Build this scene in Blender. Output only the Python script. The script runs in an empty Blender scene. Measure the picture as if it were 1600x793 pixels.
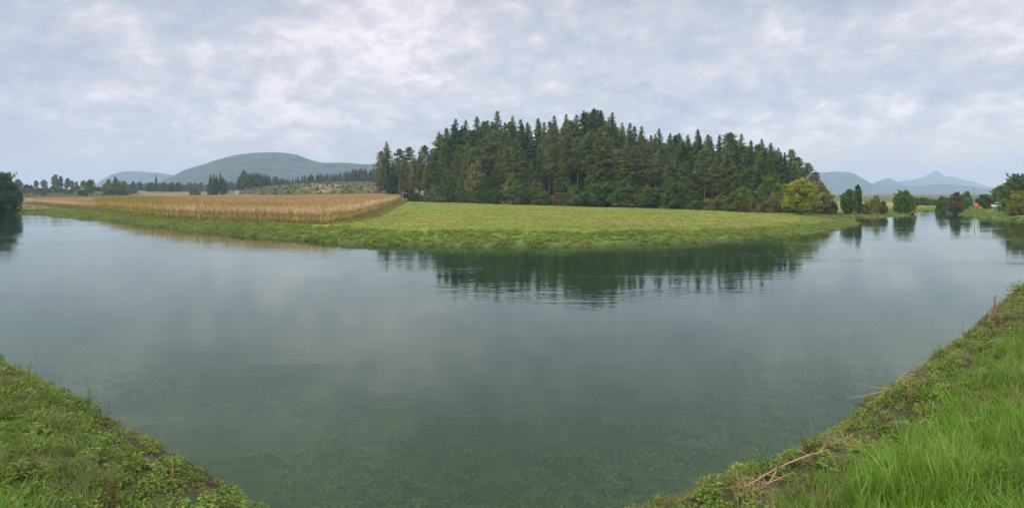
import bpy, math, random
import numpy as np
from mathutils import Vector

random.seed(7)
RNG = np.random.default_rng(11)
C = bpy.context.scene.collection
R = math.radians
EYE, F, HY, CX = 5.0, 1000.0, 302.0, 800.0     # eye height over the water, focal length and horizon of the 1600 px frame

# ------------------------------------------------------------------ helpers
def P(px, py, z=0.0):
    d = (EYE - z) * F / (py - HY)
    return ((px - CX) / F * d, d)

def AX(px, d):
    return (px - CX) / F * d

def interp(x, pts):
    a = np.array(pts, float)
    return np.interp(x, a[:, 0], a[:, 1])

def sstep(x):
    x = np.clip(x, 0, 1)
    return x * x * (3 - 2 * x)

def vnoise(x, y, seed=0):
    xi, yi = np.floor(x).astype(np.int64), np.floor(y).astype(np.int64)
    fx, fy = x - xi, y - yi
    fx, fy = fx * fx * (3 - 2 * fx), fy * fy * (3 - 2 * fy)
    def h(a, b):
        n = (a * 374761393 + b * 668265263 + seed * 974634777) & 0xFFFFFFFF
        n = ((n ^ (n >> 13)) * 1274126177) & 0xFFFFFFFF
        return ((n ^ (n >> 16)) & 0xFFFF) / 65535.0
    return (h(xi, yi) * (1 - fx) + h(xi + 1, yi) * fx) * (1 - fy) + (h(xi, yi + 1) * (1 - fx) + h(xi + 1, yi + 1) * fx) * fy

def fbm(x, y, seed=0, o=4):
    s, a, t = 0, 0.5, 0
    for k in range(o):
        s = s + a * vnoise(x * 2 ** k, y * 2 ** k, seed + k)
        t += a
        a *= 0.5
    return s / t - 0.5

def mesh_np(name, v, f, mat, smooth=False):
    v = np.asarray(v, np.float32).reshape(-1, 3)
    f = np.asarray(f, np.int32)
    me = bpy.data.meshes.new(name)
    n, k = f.shape
    me.vertices.add(len(v)); me.loops.add(n * k); me.polygons.add(n)
    me.vertices.foreach_set('co', v.ravel())
    me.loops.foreach_set('vertex_index', f.ravel())
    me.polygons.foreach_set('loop_start', np.arange(0, n * k, k, dtype=np.int32))
    me.polygons.foreach_set('loop_total', np.full(n, k, np.int32))
    me.polygons.foreach_set('use_smooth', np.full(n, bool(smooth)))
    me.update(calc_edges=True)
    me.materials.append(mat)
    return me

def obj(name, me, parent=None):
    o = bpy.data.objects.new(name, me)
    C.objects.link(o)
    o.parent = parent
    return o

def tag(o, label=None, cat=None, group=None, kind=None):
    if label: o['label'] = label
    if cat: o['category'] = cat
    if group: o['group'] = group
    if kind: o['kind'] = kind
    return o

class MB:
    """collects quads"""
    def __init__(s): s.v, s.f, s.n = [], [], 0
    def add(s, v, f):
        v = np.asarray(v, float).reshape(-1, 3); f = np.asarray(f, int).reshape(-1, 4)
        s.v.append(v); s.f.append(f + s.n); s.n += len(v)
    def leaves(s, c, u, w):                       # rhombus leaves: centre, half length, half width
        n = len(c)
        v = np.stack([c - u, c + w, c + u, c - w], 1).reshape(-1, 3)
        s.add(v, np.arange(4 * n).reshape(-1, 4))
    def tube(s, pts, rad, n=6):
        pts = np.asarray(pts, float); m = len(pts)
        vs = []
        for i in range(m):
            d = pts[min(i + 1, m - 1)] - pts[max(i - 1, 0)]
            d = d / (np.linalg.norm(d) + 1e-9)
            a = np.cross(d, [0.31, 0.2, 0.93] if abs(d[2]) < 0.9 else [1, 0, 0]); a /= np.linalg.norm(a)
            b = np.cross(d, a)
            for k in range(n):
                t = 2 * math.pi * k / n
                vs.append(pts[i] + rad[i] * (a * math.cos(t) + b * math.sin(t)))
        fs = [[i * n + k, i * n + (k + 1) % n, (i + 1) * n + (k + 1) % n, (i + 1) * n + k] for i in range(m - 1) for k in range(n)]
        s.add(vs, fs)
    def box(s, x0, x1, y0, y1, z0, z1):
        v = [(x, y, z) for z in (z0, z1) for (x, y) in ((x0, y0), (x1, y0), (x1, y1), (x0, y1))]
        s.add(v, [[3, 2, 1, 0], [4, 5, 6, 7], [0, 1, 5, 4], [1, 2, 6, 5], [2, 3, 7, 6], [3, 0, 4, 7]])
    def mesh(s, name, mat, smooth=False):
        return mesh_np(name, np.concatenate(s.v), np.concatenate(s.f), mat, smooth)

def rdir(n, zs=1.0):
    v = RNG.normal(size=(n, 3)); v[:, 2] *= zs
    return v / (np.linalg.norm(v, axis=1)[:, None] + 1e-9)

def perp(u):
    w = np.cross(u, rdir(len(u)))
    return w / (np.linalg.norm(w, axis=1)[:, None] + 1e-9)

# ------------------------------------------------------------------ materials
def newmat(name):
    m = bpy.data.materials.new(name); m.use_nodes = True
    nt = m.node_tree; nt.nodes.clear()
    out = nt.nodes.new('ShaderNodeOutputMaterial')
    return m, nt, out

def node(nt, t, **kw):
    n = nt.nodes.new(t)
    for k, v in kw.items():
        if k.startswith('i_'):
            n.inputs[k[2:].replace('_', ' ')].default_value = v
        else:
            setattr(n, k, v)
    return n

def ramp(nt, fac, stops):
    r = nt.nodes.new('ShaderNodeValToRGB')
    e = r.color_ramp.elements
    while len(e) > 1: e.remove(e[-1])
    for i, (p, c) in enumerate(stops):
        q = e[0] if i == 0 else e.new(p)
        q.position = p; q.color = (*c, 1)
    nt.links.new(fac, r.inputs[0])
    return r.outputs[0]

def math_(nt, op, a, b=None):
    n = nt.nodes.new('ShaderNodeMath'); n.operation = op
    for i, x in enumerate((a, b)):
        if x is None: continue
        if hasattr(x, 'links'): nt.links.new(x, n.inputs[i])
        else: n.inputs[i].default_value = x
    return n.outputs[0]

def mixc(nt, fac, a, b, mode='MIX'):
    n = nt.nodes.new('ShaderNodeMix'); n.data_type = 'RGBA'; n.blend_type = mode
    for s, x in ((n.inputs[0], fac), (n.inputs[6], a), (n.inputs[7], b)):
        if hasattr(x, 'links'): nt.links.new(x, s)
        elif isinstance(x, tuple): s.default_value = (*x, 1)
        else: s.default_value = x
    return n.outputs[2]

def leaf_mat(name, cols, trans=0.3, var=0.35, patch=None, rough=0.6, hue=0.0, clump=0.0):
    """leaf colour varies from leaf to leaf, from plant to plant and, with patch, over the ground"""
    m, nt, out = newmat(name)
    geo = node(nt, 'ShaderNodeNewGeometry')
    n = len(cols)
    col = ramp(nt, geo.outputs['Random Per Island'], [(i / max(1, n - 1), c) for i, c in enumerate(cols)])
    oi = node(nt, 'ShaderNodeObjectInfo')
    v = math_(nt, 'ADD', math_(nt, 'MULTIPLY', oi.outputs['Random'], var), 1 - var / 2)
    hsv = node(nt, 'ShaderNodeHueSaturation')
    nt.links.new(col, hsv.inputs['Color']); nt.links.new(v, hsv.inputs['Value'])
    if hue:
        w = node(nt, 'ShaderNodeTexWhiteNoise'); w.noise_dimensions = '1D'
        nt.links.new(oi.outputs['Random'], w.inputs['W'])
        nt.links.new(math_(nt, 'ADD', math_(nt, 'MULTIPLY', w.outputs['Value'], hue), 0.5 - hue / 2), hsv.inputs['Hue'])
    col = hsv.outputs[0]
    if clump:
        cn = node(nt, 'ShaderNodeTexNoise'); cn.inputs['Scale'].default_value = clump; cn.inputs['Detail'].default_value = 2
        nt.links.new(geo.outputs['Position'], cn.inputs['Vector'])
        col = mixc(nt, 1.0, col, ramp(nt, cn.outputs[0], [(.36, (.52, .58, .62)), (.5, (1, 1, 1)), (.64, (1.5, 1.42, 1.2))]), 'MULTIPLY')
    if patch:
        sc, pc, amt = patch
        nz = node(nt, 'ShaderNodeTexNoise'); nz.inputs['Scale'].default_value = sc; nz.inputs['Detail'].default_value = 3
        nt.links.new(geo.outputs['Position'], nz.inputs['Vector'])
        f = math_(nt, 'MULTIPLY', math_(nt, 'SMOOTH_MIN', 1.0, math_(nt, 'MAXIMUM', math_(nt, 'MULTIPLY', math_(nt, 'SUBTRACT', nz.outputs[0], 0.45), 6.0), 0.0)), amt)
        col = mixc(nt, f, col, pc)
    b = node(nt, 'ShaderNodeBsdfPrincipled'); b.inputs['Roughness'].default_value = rough
    b.inputs['Specular IOR Level'].default_value = 0.25
    nt.links.new(col, b.inputs['Base Color'])
    t = node(nt, 'ShaderNodeBsdfTranslucent'); nt.links.new(col, t.inputs[0])
    mx = node(nt, 'ShaderNodeMixShader'); mx.inputs[0].default_value = trans
    nt.links.new(b.outputs[0], mx.inputs[1]); nt.links.new(t.outputs[0], mx.inputs[2])
    nt.links.new(mx.outputs[0], out.inputs[0])
    return m

def solid_mat(name, c1, c2, scale=8, rough=0.8, bump=0.3, stretch=(1, 1, 1), metal=0):
    m, nt, out = newmat(name)
    tc = node(nt, 'ShaderNodeTexCoord'); mp = node(nt, 'ShaderNodeMapping'); mp.inputs['Scale'].default_value = stretch
    nt.links.new(tc.outputs['Object'], mp.inputs[0])
    nz = node(nt, 'ShaderNodeTexNoise'); nz.inputs['Scale'].default_value = scale; nz.inputs['Detail'].default_value = 6
    nt.links.new(mp.outputs[0], nz.inputs['Vector'])
    col = ramp(nt, nz.outputs[0], [(0.3, c1), (0.7, c2)])
    b = node(nt, 'ShaderNodeBsdfPrincipled'); b.inputs['Roughness'].default_value = rough; b.inputs['Metallic'].default_value = metal
    b.inputs['Specular IOR Level'].default_value = 0.3
    nt.links.new(col, b.inputs['Base Color'])
    bp = node(nt, 'ShaderNodeBump'); bp.inputs['Strength'].default_value = bump; bp.inputs['Distance'].default_value = 0.05
    nt.links.new(nz.outputs[0], bp.inputs['Height']); nt.links.new(bp.outputs[0], b.inputs['Normal'])
    nt.links.new(b.outputs[0], out.inputs[0])
    return m

M = {}
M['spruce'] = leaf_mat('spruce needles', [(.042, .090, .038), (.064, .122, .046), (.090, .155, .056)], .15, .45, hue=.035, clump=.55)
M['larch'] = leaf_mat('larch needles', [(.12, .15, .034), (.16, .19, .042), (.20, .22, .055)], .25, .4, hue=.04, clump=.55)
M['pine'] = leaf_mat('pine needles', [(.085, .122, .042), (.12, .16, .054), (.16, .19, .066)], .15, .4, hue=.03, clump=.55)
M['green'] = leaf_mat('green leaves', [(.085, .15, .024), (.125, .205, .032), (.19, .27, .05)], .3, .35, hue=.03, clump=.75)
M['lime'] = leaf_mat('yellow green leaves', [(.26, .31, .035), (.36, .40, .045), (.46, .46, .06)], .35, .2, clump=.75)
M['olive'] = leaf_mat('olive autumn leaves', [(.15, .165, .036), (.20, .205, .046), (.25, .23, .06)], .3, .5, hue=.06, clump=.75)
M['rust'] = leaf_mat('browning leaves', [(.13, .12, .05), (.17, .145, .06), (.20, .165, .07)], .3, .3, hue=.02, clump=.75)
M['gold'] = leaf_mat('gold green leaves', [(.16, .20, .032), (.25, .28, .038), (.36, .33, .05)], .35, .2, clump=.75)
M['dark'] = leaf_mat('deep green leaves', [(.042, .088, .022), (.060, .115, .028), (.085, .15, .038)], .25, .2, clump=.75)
M['bark'] = solid_mat('grey brown bark', (.07, .055, .042), (.14, .11, .085), 3, .9, .6, (1, 1, .3))
M['pinebark'] = solid_mat('reddish pine bark', (.11, .075, .055), (.20, .135, .095), 3, .9, .6, (1, 1, .3))
M['corn'] = leaf_mat('dry maize', [(.50, .33, .14), (.70, .50, .235), (.88, .69, .40), (.28, .16, .06)], .3, .4, (.035, (.36, .27, .05), .35))
M['corngreen'] = leaf_mat('ripening maize', [(.36, .36, .05), (.52, .45, .07), (.56, .36, .12), (.22, .28, .05)], .3, .4)
M['grass'] = leaf_mat('lush grass', [(.10, .235, .012), (.14, .30, .018), (.195, .37, .03), (.29, .40, .08)], .4, .35, (.45, (.13, .17, .03), .45), rough=.45)
M['drygrass'] = leaf_mat('mixed grass', [(.095, .18, .02), (.13, .23, .028), (.18, .27, .05), (.28, .26, .11)], .4, .4, rough=.5)
M['herb'] = leaf_mat('bramble leaves', [(.095, .17, .018), (.14, .23, .024), (.19, .28, .032), (.25, .27, .045)], .3, .5, rough=.5, hue=.04)
M['redherb'] = leaf_mat('reddish herb leaves', [(.12, .10, .03), (.19, .14, .04), (.16, .08, .04), (.25, .17, .06)], .3, .5, rough=.6)
M['straw'] = leaf_mat('dry stems', [(.34, .22, .12), (.46, .32, .18), (.26, .16, .09)], .1, .3)
M['fieldbrown'] = leaf_mat('dry brown scrub', [(.22, .15, .07), (.32, .22, .11), (.18, .16, .06)], .3, .4)
M['bankherb'] = leaf_mat('low bank plants', [(.11, .175, .022), (.16, .235, .03), (.21, .29, .04), (.25, .24, .06)], .3, .45, (.12, (.23, .30, .04), .6), hue=.03)
M['meadowtuft'] = leaf_mat('meadow grass blades', [(.18, .235, .025), (.24, .295, .035), (.29, .31, .05)], .35, .35, (.06, (.33, .25, .08), .75))
M['waterweed'] = leaf_mat('water weed', [(.10, .15, .03), (.15, .19, .045), (.22, .20, .07)], .2, .5)

# ------------------------------------------------------------------ river outline on the ground plane
far_px = [(-700, 331), (-300, 332), (-100, 333), (20, 333.5), (60, 335), (130, 342), (200, 347), (280, 358), (370, 368), (450, 374),
          (520, 380), (600, 383), (700, 385), (800, 386.5), (900, 386), (1000, 383), (1100, 379), (1200, 372), (1260, 365),
          (1310, 357), (1337, 351), (1344, 348.5), (1336, 345), (1318, 341.5), (1300, 338.8), (1288, 337.6), (1296, 336.6), (1312, 337.6),
          (1330, 339.5), (1360, 340), (1388, 339), (1394, 336.6), (1402, 338), (1420, 337), (1424, 334), (1416, 331.5), (1428, 330), (1442, 329.4), (1488, 329.2),
          (1492, 332), (1500, 335), (1520, 338), (1545, 340.5), (1570, 343), (1600, 344.5), (1700, 346), (2000, 348), (2600, 350)]
near_px = [(2600, 372), (2000, 385), (1800, 400), (1690, 417), (1600, 444), (1565, 474), (1518, 516), (1476, 551), (1430, 582), (1392, 612),
           (1335, 654), (1262, 704), (1200, 738), (1125, 770), (1050, 798), (990, 835), (880, 880), (740, 900), (600, 890), (500, 850), (415, 797),
           (350, 757), (300, 732), (250, 708), (216, 688), (188, 664), (150, 642), (100, 621), (60, 600), (0, 560), (-60, 524), (-200, 470),
           (-400, 430), (-700, 400)]
poly = np.array([P(*p) for p in far_px] + [P(*p) for p in near_px])
seg_near = np.array([i >= len(far_px) - 1 for i in range(len(poly))])

def river(x, y):
    """signed distance to the water's edge (positive on land) and whether that edge is the near bank's"""
    x = np.asarray(x, float).ravel(); y = np.asarray(y, float).ravel()
    best = np.full(x.shape, 1e12); near = np.zeros(x.shape, bool); ins = np.zeros(x.shape, bool)
    n = len(poly)
    for i in range(n):
        a, b = poly[i], poly[(i + 1) % n]
        e = b - a
        t = np.clip(((x - a[0]) * e[0] + (y - a[1]) * e[1]) / (e @ e), 0, 1)
        d = (x - a[0] - t * e[0]) ** 2 + (y - a[1] - t * e[1]) ** 2
        m = d < best
        best = np.where(m, d, best); near = np.where(m, seg_near[i], near)
        c = (a[1] > y) != (b[1] > y)
        if a[1] != b[1]:
            ins ^= c & (x < (b[0] - a[0]) * (y - a[1]) / (b[1] - a[1]) + a[0])
    d = np.sqrt(best)
    d = np.where(ins, -d, d)
    close = np.abs(d) < 6
    return d + np.where(close, np.where(near, .55 * fbm(x * .6, y * .6, 301, 4), 1.2 * fbm(x * .16, y * .16, 305, 4)) * (1 - np.abs(d) / 6), 0), near

def ground(x, y, want=False):
    x = np.asarray(x, float).ravel(); y = np.asarray(y, float).ravel()
    d, near = river(x, y)
    az = CX + F * x / np.maximum(y, 1.0)
    az = np.where(y < 1.0, np.where(x < 0, -1000, 3000), az)
    wob = fbm(x * .22, y * .22, 3, 3)
    dj = d + wob * np.clip(d, 0, 4) * .5
    # near bank: a grassy slope rising to the path the photographer stands on
    hn = 3.42 * (.25 * np.clip(dj / 1.2, 0, 1) ** .8 * .8 + .8 * sstep((dj + .5) / 10.5)) + .18 * fbm(x * .9, y * .9, 5, 3) * np.clip(dj, 0, 1)
    hn = np.minimum(hn, 3.42 + .05 * wob)
    # far side
    lip = interp(az, [(-300, .6), (0, .6), (300, .8), (700, .95), (1000, .85), (1200, .6), (1345, .4), (1480, .5), (1520, 1.2), (1600, 1.0)])
    g = interp(az, [(-500, .6), (450, .6), (560, 1.2), (640, 1.6), (760, 1.15), (900, .65), (1100, .45), (1250, .2), (1300, .1), (1700, .8)])
    hf = lip * (.35 * sstep(dj / .8) + .65 * sstep(dj / 8)) + g * np.clip((d - 8) / 150, 0, 1)
    hf += .22 * fbm(x * .35, y * .35, 8, 3) * np.clip(dj / 2, 0, 1)
    r = np.hypot(x, y)
    E = interp(az, [(-400, 9), (60, 8.5), (150, 7.6), (200, 6.4), (260, 5.5), (340, 5.0), (372, 5.6), (400, 7.8), (440, 10.4), (500, 12.2), (570, 13), (640, 12.5), (760, 6), (900, 3), (1250, .8), (3000, .8)])
    L = interp(az, [(-400, 330), (300, 300), (380, 190), (600, 170), (800, 300), (1250, 300)])
    hf += E * sstep((r - 395) / L) + 1.2 * fbm(x * .02, y * .02, 21, 3) * sstep((r - 400) / 150)
    h = np.where(near, hn, hf)
    bed = -np.minimum(2.3, .10 + np.abs(d) * np.where(near, .17, .22)) + .16 * fbm(x * .6, y * .6, 31, 3) * np.clip(np.abs(d), 0, 1)
    h = np.where(d > 0, h, np.minimum(bed, -.02))
    return (h, d, near, az, r) if want else h

def gz(x, y):
    return float(ground([x], [y])[0])

# ------------------------------------------------------------------ ground sheet
def build_ground():
    ang = np.concatenate([np.arange(-180, -46, 2.5), np.arange(-46, 46, .13), np.arange(46, 180.01, 2.5)])
    rad = np.concatenate([[.02, .4, .8], np.geomspace(1.2, 900, 560), np.geomspace(930, 6000, 36)])
    A, Q = np.meshgrid(np.radians(ang), rad)
    x, y = (Q * np.sin(A)), (Q * np.cos(A))
    h, d, near, az, r = ground(x, y, True)
    nr, na = x.shape
    v = np.stack([x.ravel(), y.ravel(), h], 1)
    i = np.arange(nr - 1)[:, None] * na + np.arange(na - 1)[None]
    f = np.stack([i, i + 1, i + na + 1, i + na], -1).reshape(-1, 4)
    X, Y = x.ravel(), y.ravel()
    # surface types (what grows or lies where), as a colour of the material itself
    col = np.empty((len(v), 3)); col[:] = (.13, .185, .045)
    def put(mask, c, amt=1.0):
        a = (np.clip(mask, 0, 1) * amt)[:, None]
        col[:] = col * (1 - a) + np.array(c) * a
    land = (d > 0)
    far = land & ~near
    st = fbm(X * .012, Y * .06, 41, 3); st2 = fbm(X * .05, Y * .16, 43, 4)
    put(far & (r < 395), (.21, .275, .045))
    put((far & (r < 395)) * sstep((st + .04) * 6) , (.27, .24, .075), .8)
    put((far & (r < 395)) * sstep((r - 120) / 60) * sstep((st2 + .1) * 5), (.32, .27, .10), .5)
    put((far & (r < 395)) * sstep((st2 - .05) * 7), (.13, .21, .035), .6)
    ln = np.sin((Y * .96 + X * .12 + 3 * fbm(X * .03, Y * .03, 47, 2)) * 1.9)
    put((far & (r < 395) & (d > 9)) * sstep(ln * 2 - .6), (.16, .22, .035), .45)
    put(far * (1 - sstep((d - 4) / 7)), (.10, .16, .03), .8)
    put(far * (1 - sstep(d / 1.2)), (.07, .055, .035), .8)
    put(far & (r < 385) & (az < 170) & (d > 9), (.20, .155, .075)); put(far & (r < 385) & (az < 170) & (d > 9) & (st2 > .04), (.13, .16, .05))
    bgd = far & (r > 385)
    n1 = fbm(X * .02, Y * .02, 51, 4); n2 = fbm(X * .13, Y * .07, 57, 4)
    put(bgd, (.105, .12, .045))
    put(bgd * sstep((n1) * 6), (.17, .14, .08), .7)
    put(bgd * sstep((az - 205) / 30) * (1 - sstep((az - 300) / 45)) * (r > 430) * (r < 640) * sstep((n2 + .25) * 4), (.24, .18, .095), .8)
    put(bgd * sstep((az - 190) / 25) * (1 - sstep((az - 300) / 40)) * (r > 385) * (r < 480), (.12, .23, .06), .8)
    put(bgd & (az < 130) & (r > 620) & (r < 700), (.30, .26, .08), .6)
    kn = bgd * sstep((az - 372) / 30) * (1 - sstep((az - 700) / 50)) * (r < 640)
    put(kn, (.15, .125, .055), .9)
    put(kn * sstep((n2 + .02) * 7), (.30, .20, .10), .75)
    put(kn * sstep((-n2 - .03) * 8), (.09, .11, .05), .8)
    put(far & (az > 1250) & (d < 40), (.12, .21, .05), .7)
    put(far & (az > 1280) & (az < 1392) & (d < 5), (.17, .10, .07), .8)
    fr = fbm(X * .02, Y * .02, 61, 2)
    nb = land & near
    put(nb, (.055, .085, .02)); put(nb * (1 - sstep((d - .1) / 3.2)), (.06, .05, .03), .9)
    bed = ~land
    n3 = fbm(X * .35, Y * .35, 71, 4); n4 = fbm(X * .09, Y * .12, 73, 3)
    put(bed, (.085, .105, .028)); put(bed * sstep((n3 + .02) * 5), (.045, .095, .022), .8)
    put(bed * sstep((-n3 - .10) * 8), (.22, .20, .10), .7)
    put(bed * sstep((n4 - .02) * 6), (.045, .08, .02), .6)
    # woodland floor
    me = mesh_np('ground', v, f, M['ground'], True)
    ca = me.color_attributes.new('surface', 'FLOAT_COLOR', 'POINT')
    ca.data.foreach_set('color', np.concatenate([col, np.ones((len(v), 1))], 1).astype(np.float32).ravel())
    o = obj('ground', me)
    return tag(o, kind='structure')

m, nt, out = newmat('ground')
at = node(nt, 'ShaderNodeAttribute', attribute_name='surface')
geo = node(nt, 'ShaderNodeNewGeometry')
nz = node(nt, 'ShaderNodeTexNoise'); nz.inputs['Scale'].default_value = 1.6; nz.inputs['Detail'].default_value = 9; nz.inputs['Roughness'].default_value = .7
nz2 = node(nt, 'ShaderNodeTexNoise'); nz2.inputs['Scale'].default_value = .12; nz2.inputs['Detail'].default_value = 6
nt.links.new(geo.outputs['Position'], nz.inputs['Vector']); nt.links.new(geo.outputs['Position'], nz2.inputs['Vector'])
c = mixc(nt, 1.0, at.outputs['Color'], ramp(nt, nz.outputs[0], [(.3, (.68, .68, .68)), (.7, (1.28, 1.28, 1.28))]), 'MULTIPLY')
c = mixc(nt, 1.0, c, ramp(nt, nz2.outputs[0], [(.3, (.8, .84, .8)), (.7, (1.2, 1.15, 1.1))]), 'MULTIPLY')
b = node(nt, 'ShaderNodeBsdfPrincipled'); b.inputs['Roughness'].default_value = .95; b.inputs['Specular IOR Level'].default_value = .1
nt.links.new(c, b.inputs['Base Color'])
bp = node(nt, 'ShaderNodeBump'); bp.inputs['Strength'].default_value = .8; bp.inputs['Distance'].default_value = .12
nt.links.new(nz.outputs[0], bp.inputs['Height']); nt.links.new(bp.outputs[0], b.inputs['Normal'])
nt.links.new(b.outputs[0], out.inputs[0])
M['ground'] = m
build_ground()

# ------------------------------------------------------------------ water: a closed body, clear green water over the bed
m, nt, out = newmat('river water')
geo = node(nt, 'ShaderNodeNewGeometry')
def wn(sc, stretch, det, rot=0.0, dist=0.0):
    mp = node(nt, 'ShaderNodeMapping'); mp.inputs['Scale'].default_value = stretch; mp.inputs['Rotation'].default_value = (0, 0, rot)
    nt.links.new(geo.outputs['Position'], mp.inputs[0])
    n = node(nt, 'ShaderNodeTexNoise'); n.inputs['Scale'].default_value = sc; n.inputs['Detail'].default_value = det
    n.inputs['Distortion'].default_value = dist
    nt.links.new(mp.outputs[0], n.inputs['Vector'])
    return n.outputs[0]
# patches of ruffled water drift over a calm surface
calm = ramp(nt, wn(.05, (1, 2.4, 1), 5, .12), [(.42, (.15,) * 3), (.56, (.5,) * 3), (.68, (1.15,) * 3)])
h1 = wn(.9, (1, 1.8, 1), 3, .15, .6)
h2 = wn(3.2, (1, 1.5, 1), 3, -.2, .3)
h3 = wn(.18, (1, 1.5, 1), 2, .1)
hh = math_(nt, 'ADD', math_(nt, 'MULTIPLY', h1, .04), math_(nt, 'MULTIPLY', h2, .009))
hh = math_(nt, 'MULTIPLY', hh, calm)
hh = math_(nt, 'ADD', hh, math_(nt, 'MULTIPLY', h3, .014))
bp = node(nt, 'ShaderNodeBump'); bp.inputs['Strength'].default_value = .5; bp.inputs['Distance'].default_value = 1.0
nt.links.new(hh, bp.inputs['Height'])
fr = node(nt, 'ShaderNodeFresnel'); fr.inputs['IOR'].default_value = 1.333
gl = node(nt, 'ShaderNodeBsdfGlossy'); gl.inputs['Roughness'].default_value = .03; gl.inputs['Color'].default_value = (.93, 1, .96, 1)
nt.links.new(bp.outputs[0], gl.inputs['Normal'])
df = node(nt, 'ShaderNodeBsdfDiffuse'); df.inputs['Color'].default_value = (.044, .100, .048, 1)
tr = node(nt, 'ShaderNodeBsdfTransparent'); tr.inputs['Color'].default_value = (.95, 1, .96, 1)
mb = node(nt, 'ShaderNodeMixShader'); mb.inputs[0].default_value = .28
nt.links.new(tr.outputs[0], mb.inputs[1]); nt.links.new(df.outputs[0], mb.inputs[2])
mx = node(nt, 'ShaderNodeMixShader')
nt.links.new(fr.outputs[0], mx.inputs[0]); nt.links.new(mb.outputs[0], mx.inputs[1]); nt.links.new(gl.outputs[0], mx.inputs[2])
va = node(nt, 'ShaderNodeVolumeAbsorption'); va.inputs['Color'].default_value = (.58, .74, .36, 1); va.inputs['Density'].default_value = .68
nt.links.new(mx.outputs[0], out.inputs[0]); nt.links.new(va.outputs[0], out.inputs[1])
M['water'] = m
w = MB(); w.box(-900, 900, -6, 480, -3.2, 0)
tag(obj('river_water', w.mesh('river_water', M['water'])), kind='structure')

# ------------------------------------------------------------------ hills and mountains
def hill_mat(name, c1, c2, sc):
    m, nt, out = newmat(name)
    geo = node(nt, 'ShaderNodeNewGeometry')
    nz = node(nt, 'ShaderNodeTexNoise'); nz.inputs['Scale'].default_value = sc; nz.inputs['Detail'].default_value = 8; nz.inputs['Roughness'].default_value = .65
    nt.links.new(geo.outputs['Position'], nz.inputs['Vector'])
    b = node(nt, 'ShaderNodeBsdfDiffuse'); nt.links.new(ramp(nt, nz.outputs[0], [(.35, c1), (.65, c2)]), b.inputs[0])
    bp = node(nt, 'ShaderNodeBump'); bp.inputs['Strength'].default_value = 1; bp.inputs['Distance'].default_value = 24
    nt.links.new(nz.outputs[0], bp.inputs['Height']); nt.links.new(bp.outputs[0], b.inputs['Normal'])
    nt.links.new(b.outputs[0], out.inputs[0])
    return m
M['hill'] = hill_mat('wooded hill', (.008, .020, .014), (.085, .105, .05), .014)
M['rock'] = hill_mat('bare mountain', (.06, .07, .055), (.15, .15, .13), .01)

def ridge(name, D, pts, depth, mat, rough, label, seed):
    a = np.array(pts, float)
    px = np.arange(a[0, 0], a[-1, 0] + .1, 1.2)
    py = np.interp(px, a[:, 0], a[:, 1])
    k = np.exp(-np.linspace(-3, 3, 9) ** 2); k /= k.sum()
    py = np.convolve(np.pad(py, 4, 'edge'), k, 'valid')
    H = np.maximum(EYE + (HY - py) / F * D, 0)
    t = np.linspace(-1, 1, 61)
    T, PX = np.meshgrid(t, px, indexing='ij'); HH = np.broadcast_to(H, T.shape)
    Dm = D + T * depth * (.25 + .75 * HH / H.max())
    X = (PX - CX) / F * D * (1 + .12 * T); Y = Dm
    prof = np.cos(np.clip(T, -1, 1) * math.pi / 2) ** 2.0
    spur = fbm(X / depth * 4, Y / depth * 1.3, seed, 5)
    Z = HH * (prof + spur * .55 * np.sin(np.abs(T) * math.pi) * prof) + rough * fbm(X * .012, Y * .012, seed + 9, 4) * (HH / H.max()) - 6 * np.abs(T) ** 6
    v = np.stack([X.ravel(), Y.ravel(), Z.ravel()], 1)
    n = len(px); i = np.arange(60)[:, None] * n + np.arange(n - 1)[None]
    f = np.stack([i, i + 1, i + n + 1, i + n], -1).reshape(-1, 4)
    o = obj(name, mesh_np(name, v, f, mat, True))
    return tag(o, label, None, None, 'structure')

ridge('hill', 2600, [(150, 304), (200, 298), (240, 288), (268, 278), (285, 270), (300, 264), (340, 251), (370, 243), (395, 238.5), (440, 238), (465, 241.5),
      (480, 247), (497, 253), (520, 254.5), (550, 256), (590, 258), (640, 262), (760, 280), (900, 304)], 800, M['hill'], 9, 'broad wooded hill rising behind the cornfield', 101)
ridge('hill', 4200, [(60, 304), (110, 300), (145, 290), (165, 279), (185, 272), (200, 269), (225, 268), (250, 271), (265, 273), (300, 278), (420, 304)], 900, M['hill'], 8,
      'paler low hill left of the broad wooded hill', 131)
ridge('mountain', 4200, [(1050, 304), (1150, 287), (1230, 271), (1278, 269), (1318, 269), (1328, 271), (1345, 279), (1360, 286.5), (1372, 289), (1400, 290), (1440, 290),
      (1460, 288), (1476, 287), (1500, 289), (1530, 292), (1560, 296), (1600, 300), (1700, 303), (1800, 305)], 800, M['hill'], 16, 'flat topped mountain sloping down to a long low ridge beyond the river', 151)
ridge('mountain', 5100, [(1330, 304), (1350, 296), (1368, 286), (1380, 280.5), (1388, 278.5), (1396, 281), (1408, 287), (1430, 296), (1450, 304)], 600, M['hill'], 18,
      'small pointed pale mountain between the flat mountain and the far peak', 171)
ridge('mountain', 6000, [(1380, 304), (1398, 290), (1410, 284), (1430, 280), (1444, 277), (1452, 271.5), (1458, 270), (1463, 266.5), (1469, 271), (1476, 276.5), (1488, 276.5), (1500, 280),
      (1512, 284), (1530, 289), (1550, 295), (1580, 304)], 600, M['rock'], 30, 'palest and farthest mountain with a sharp rocky peak', 191)

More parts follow.
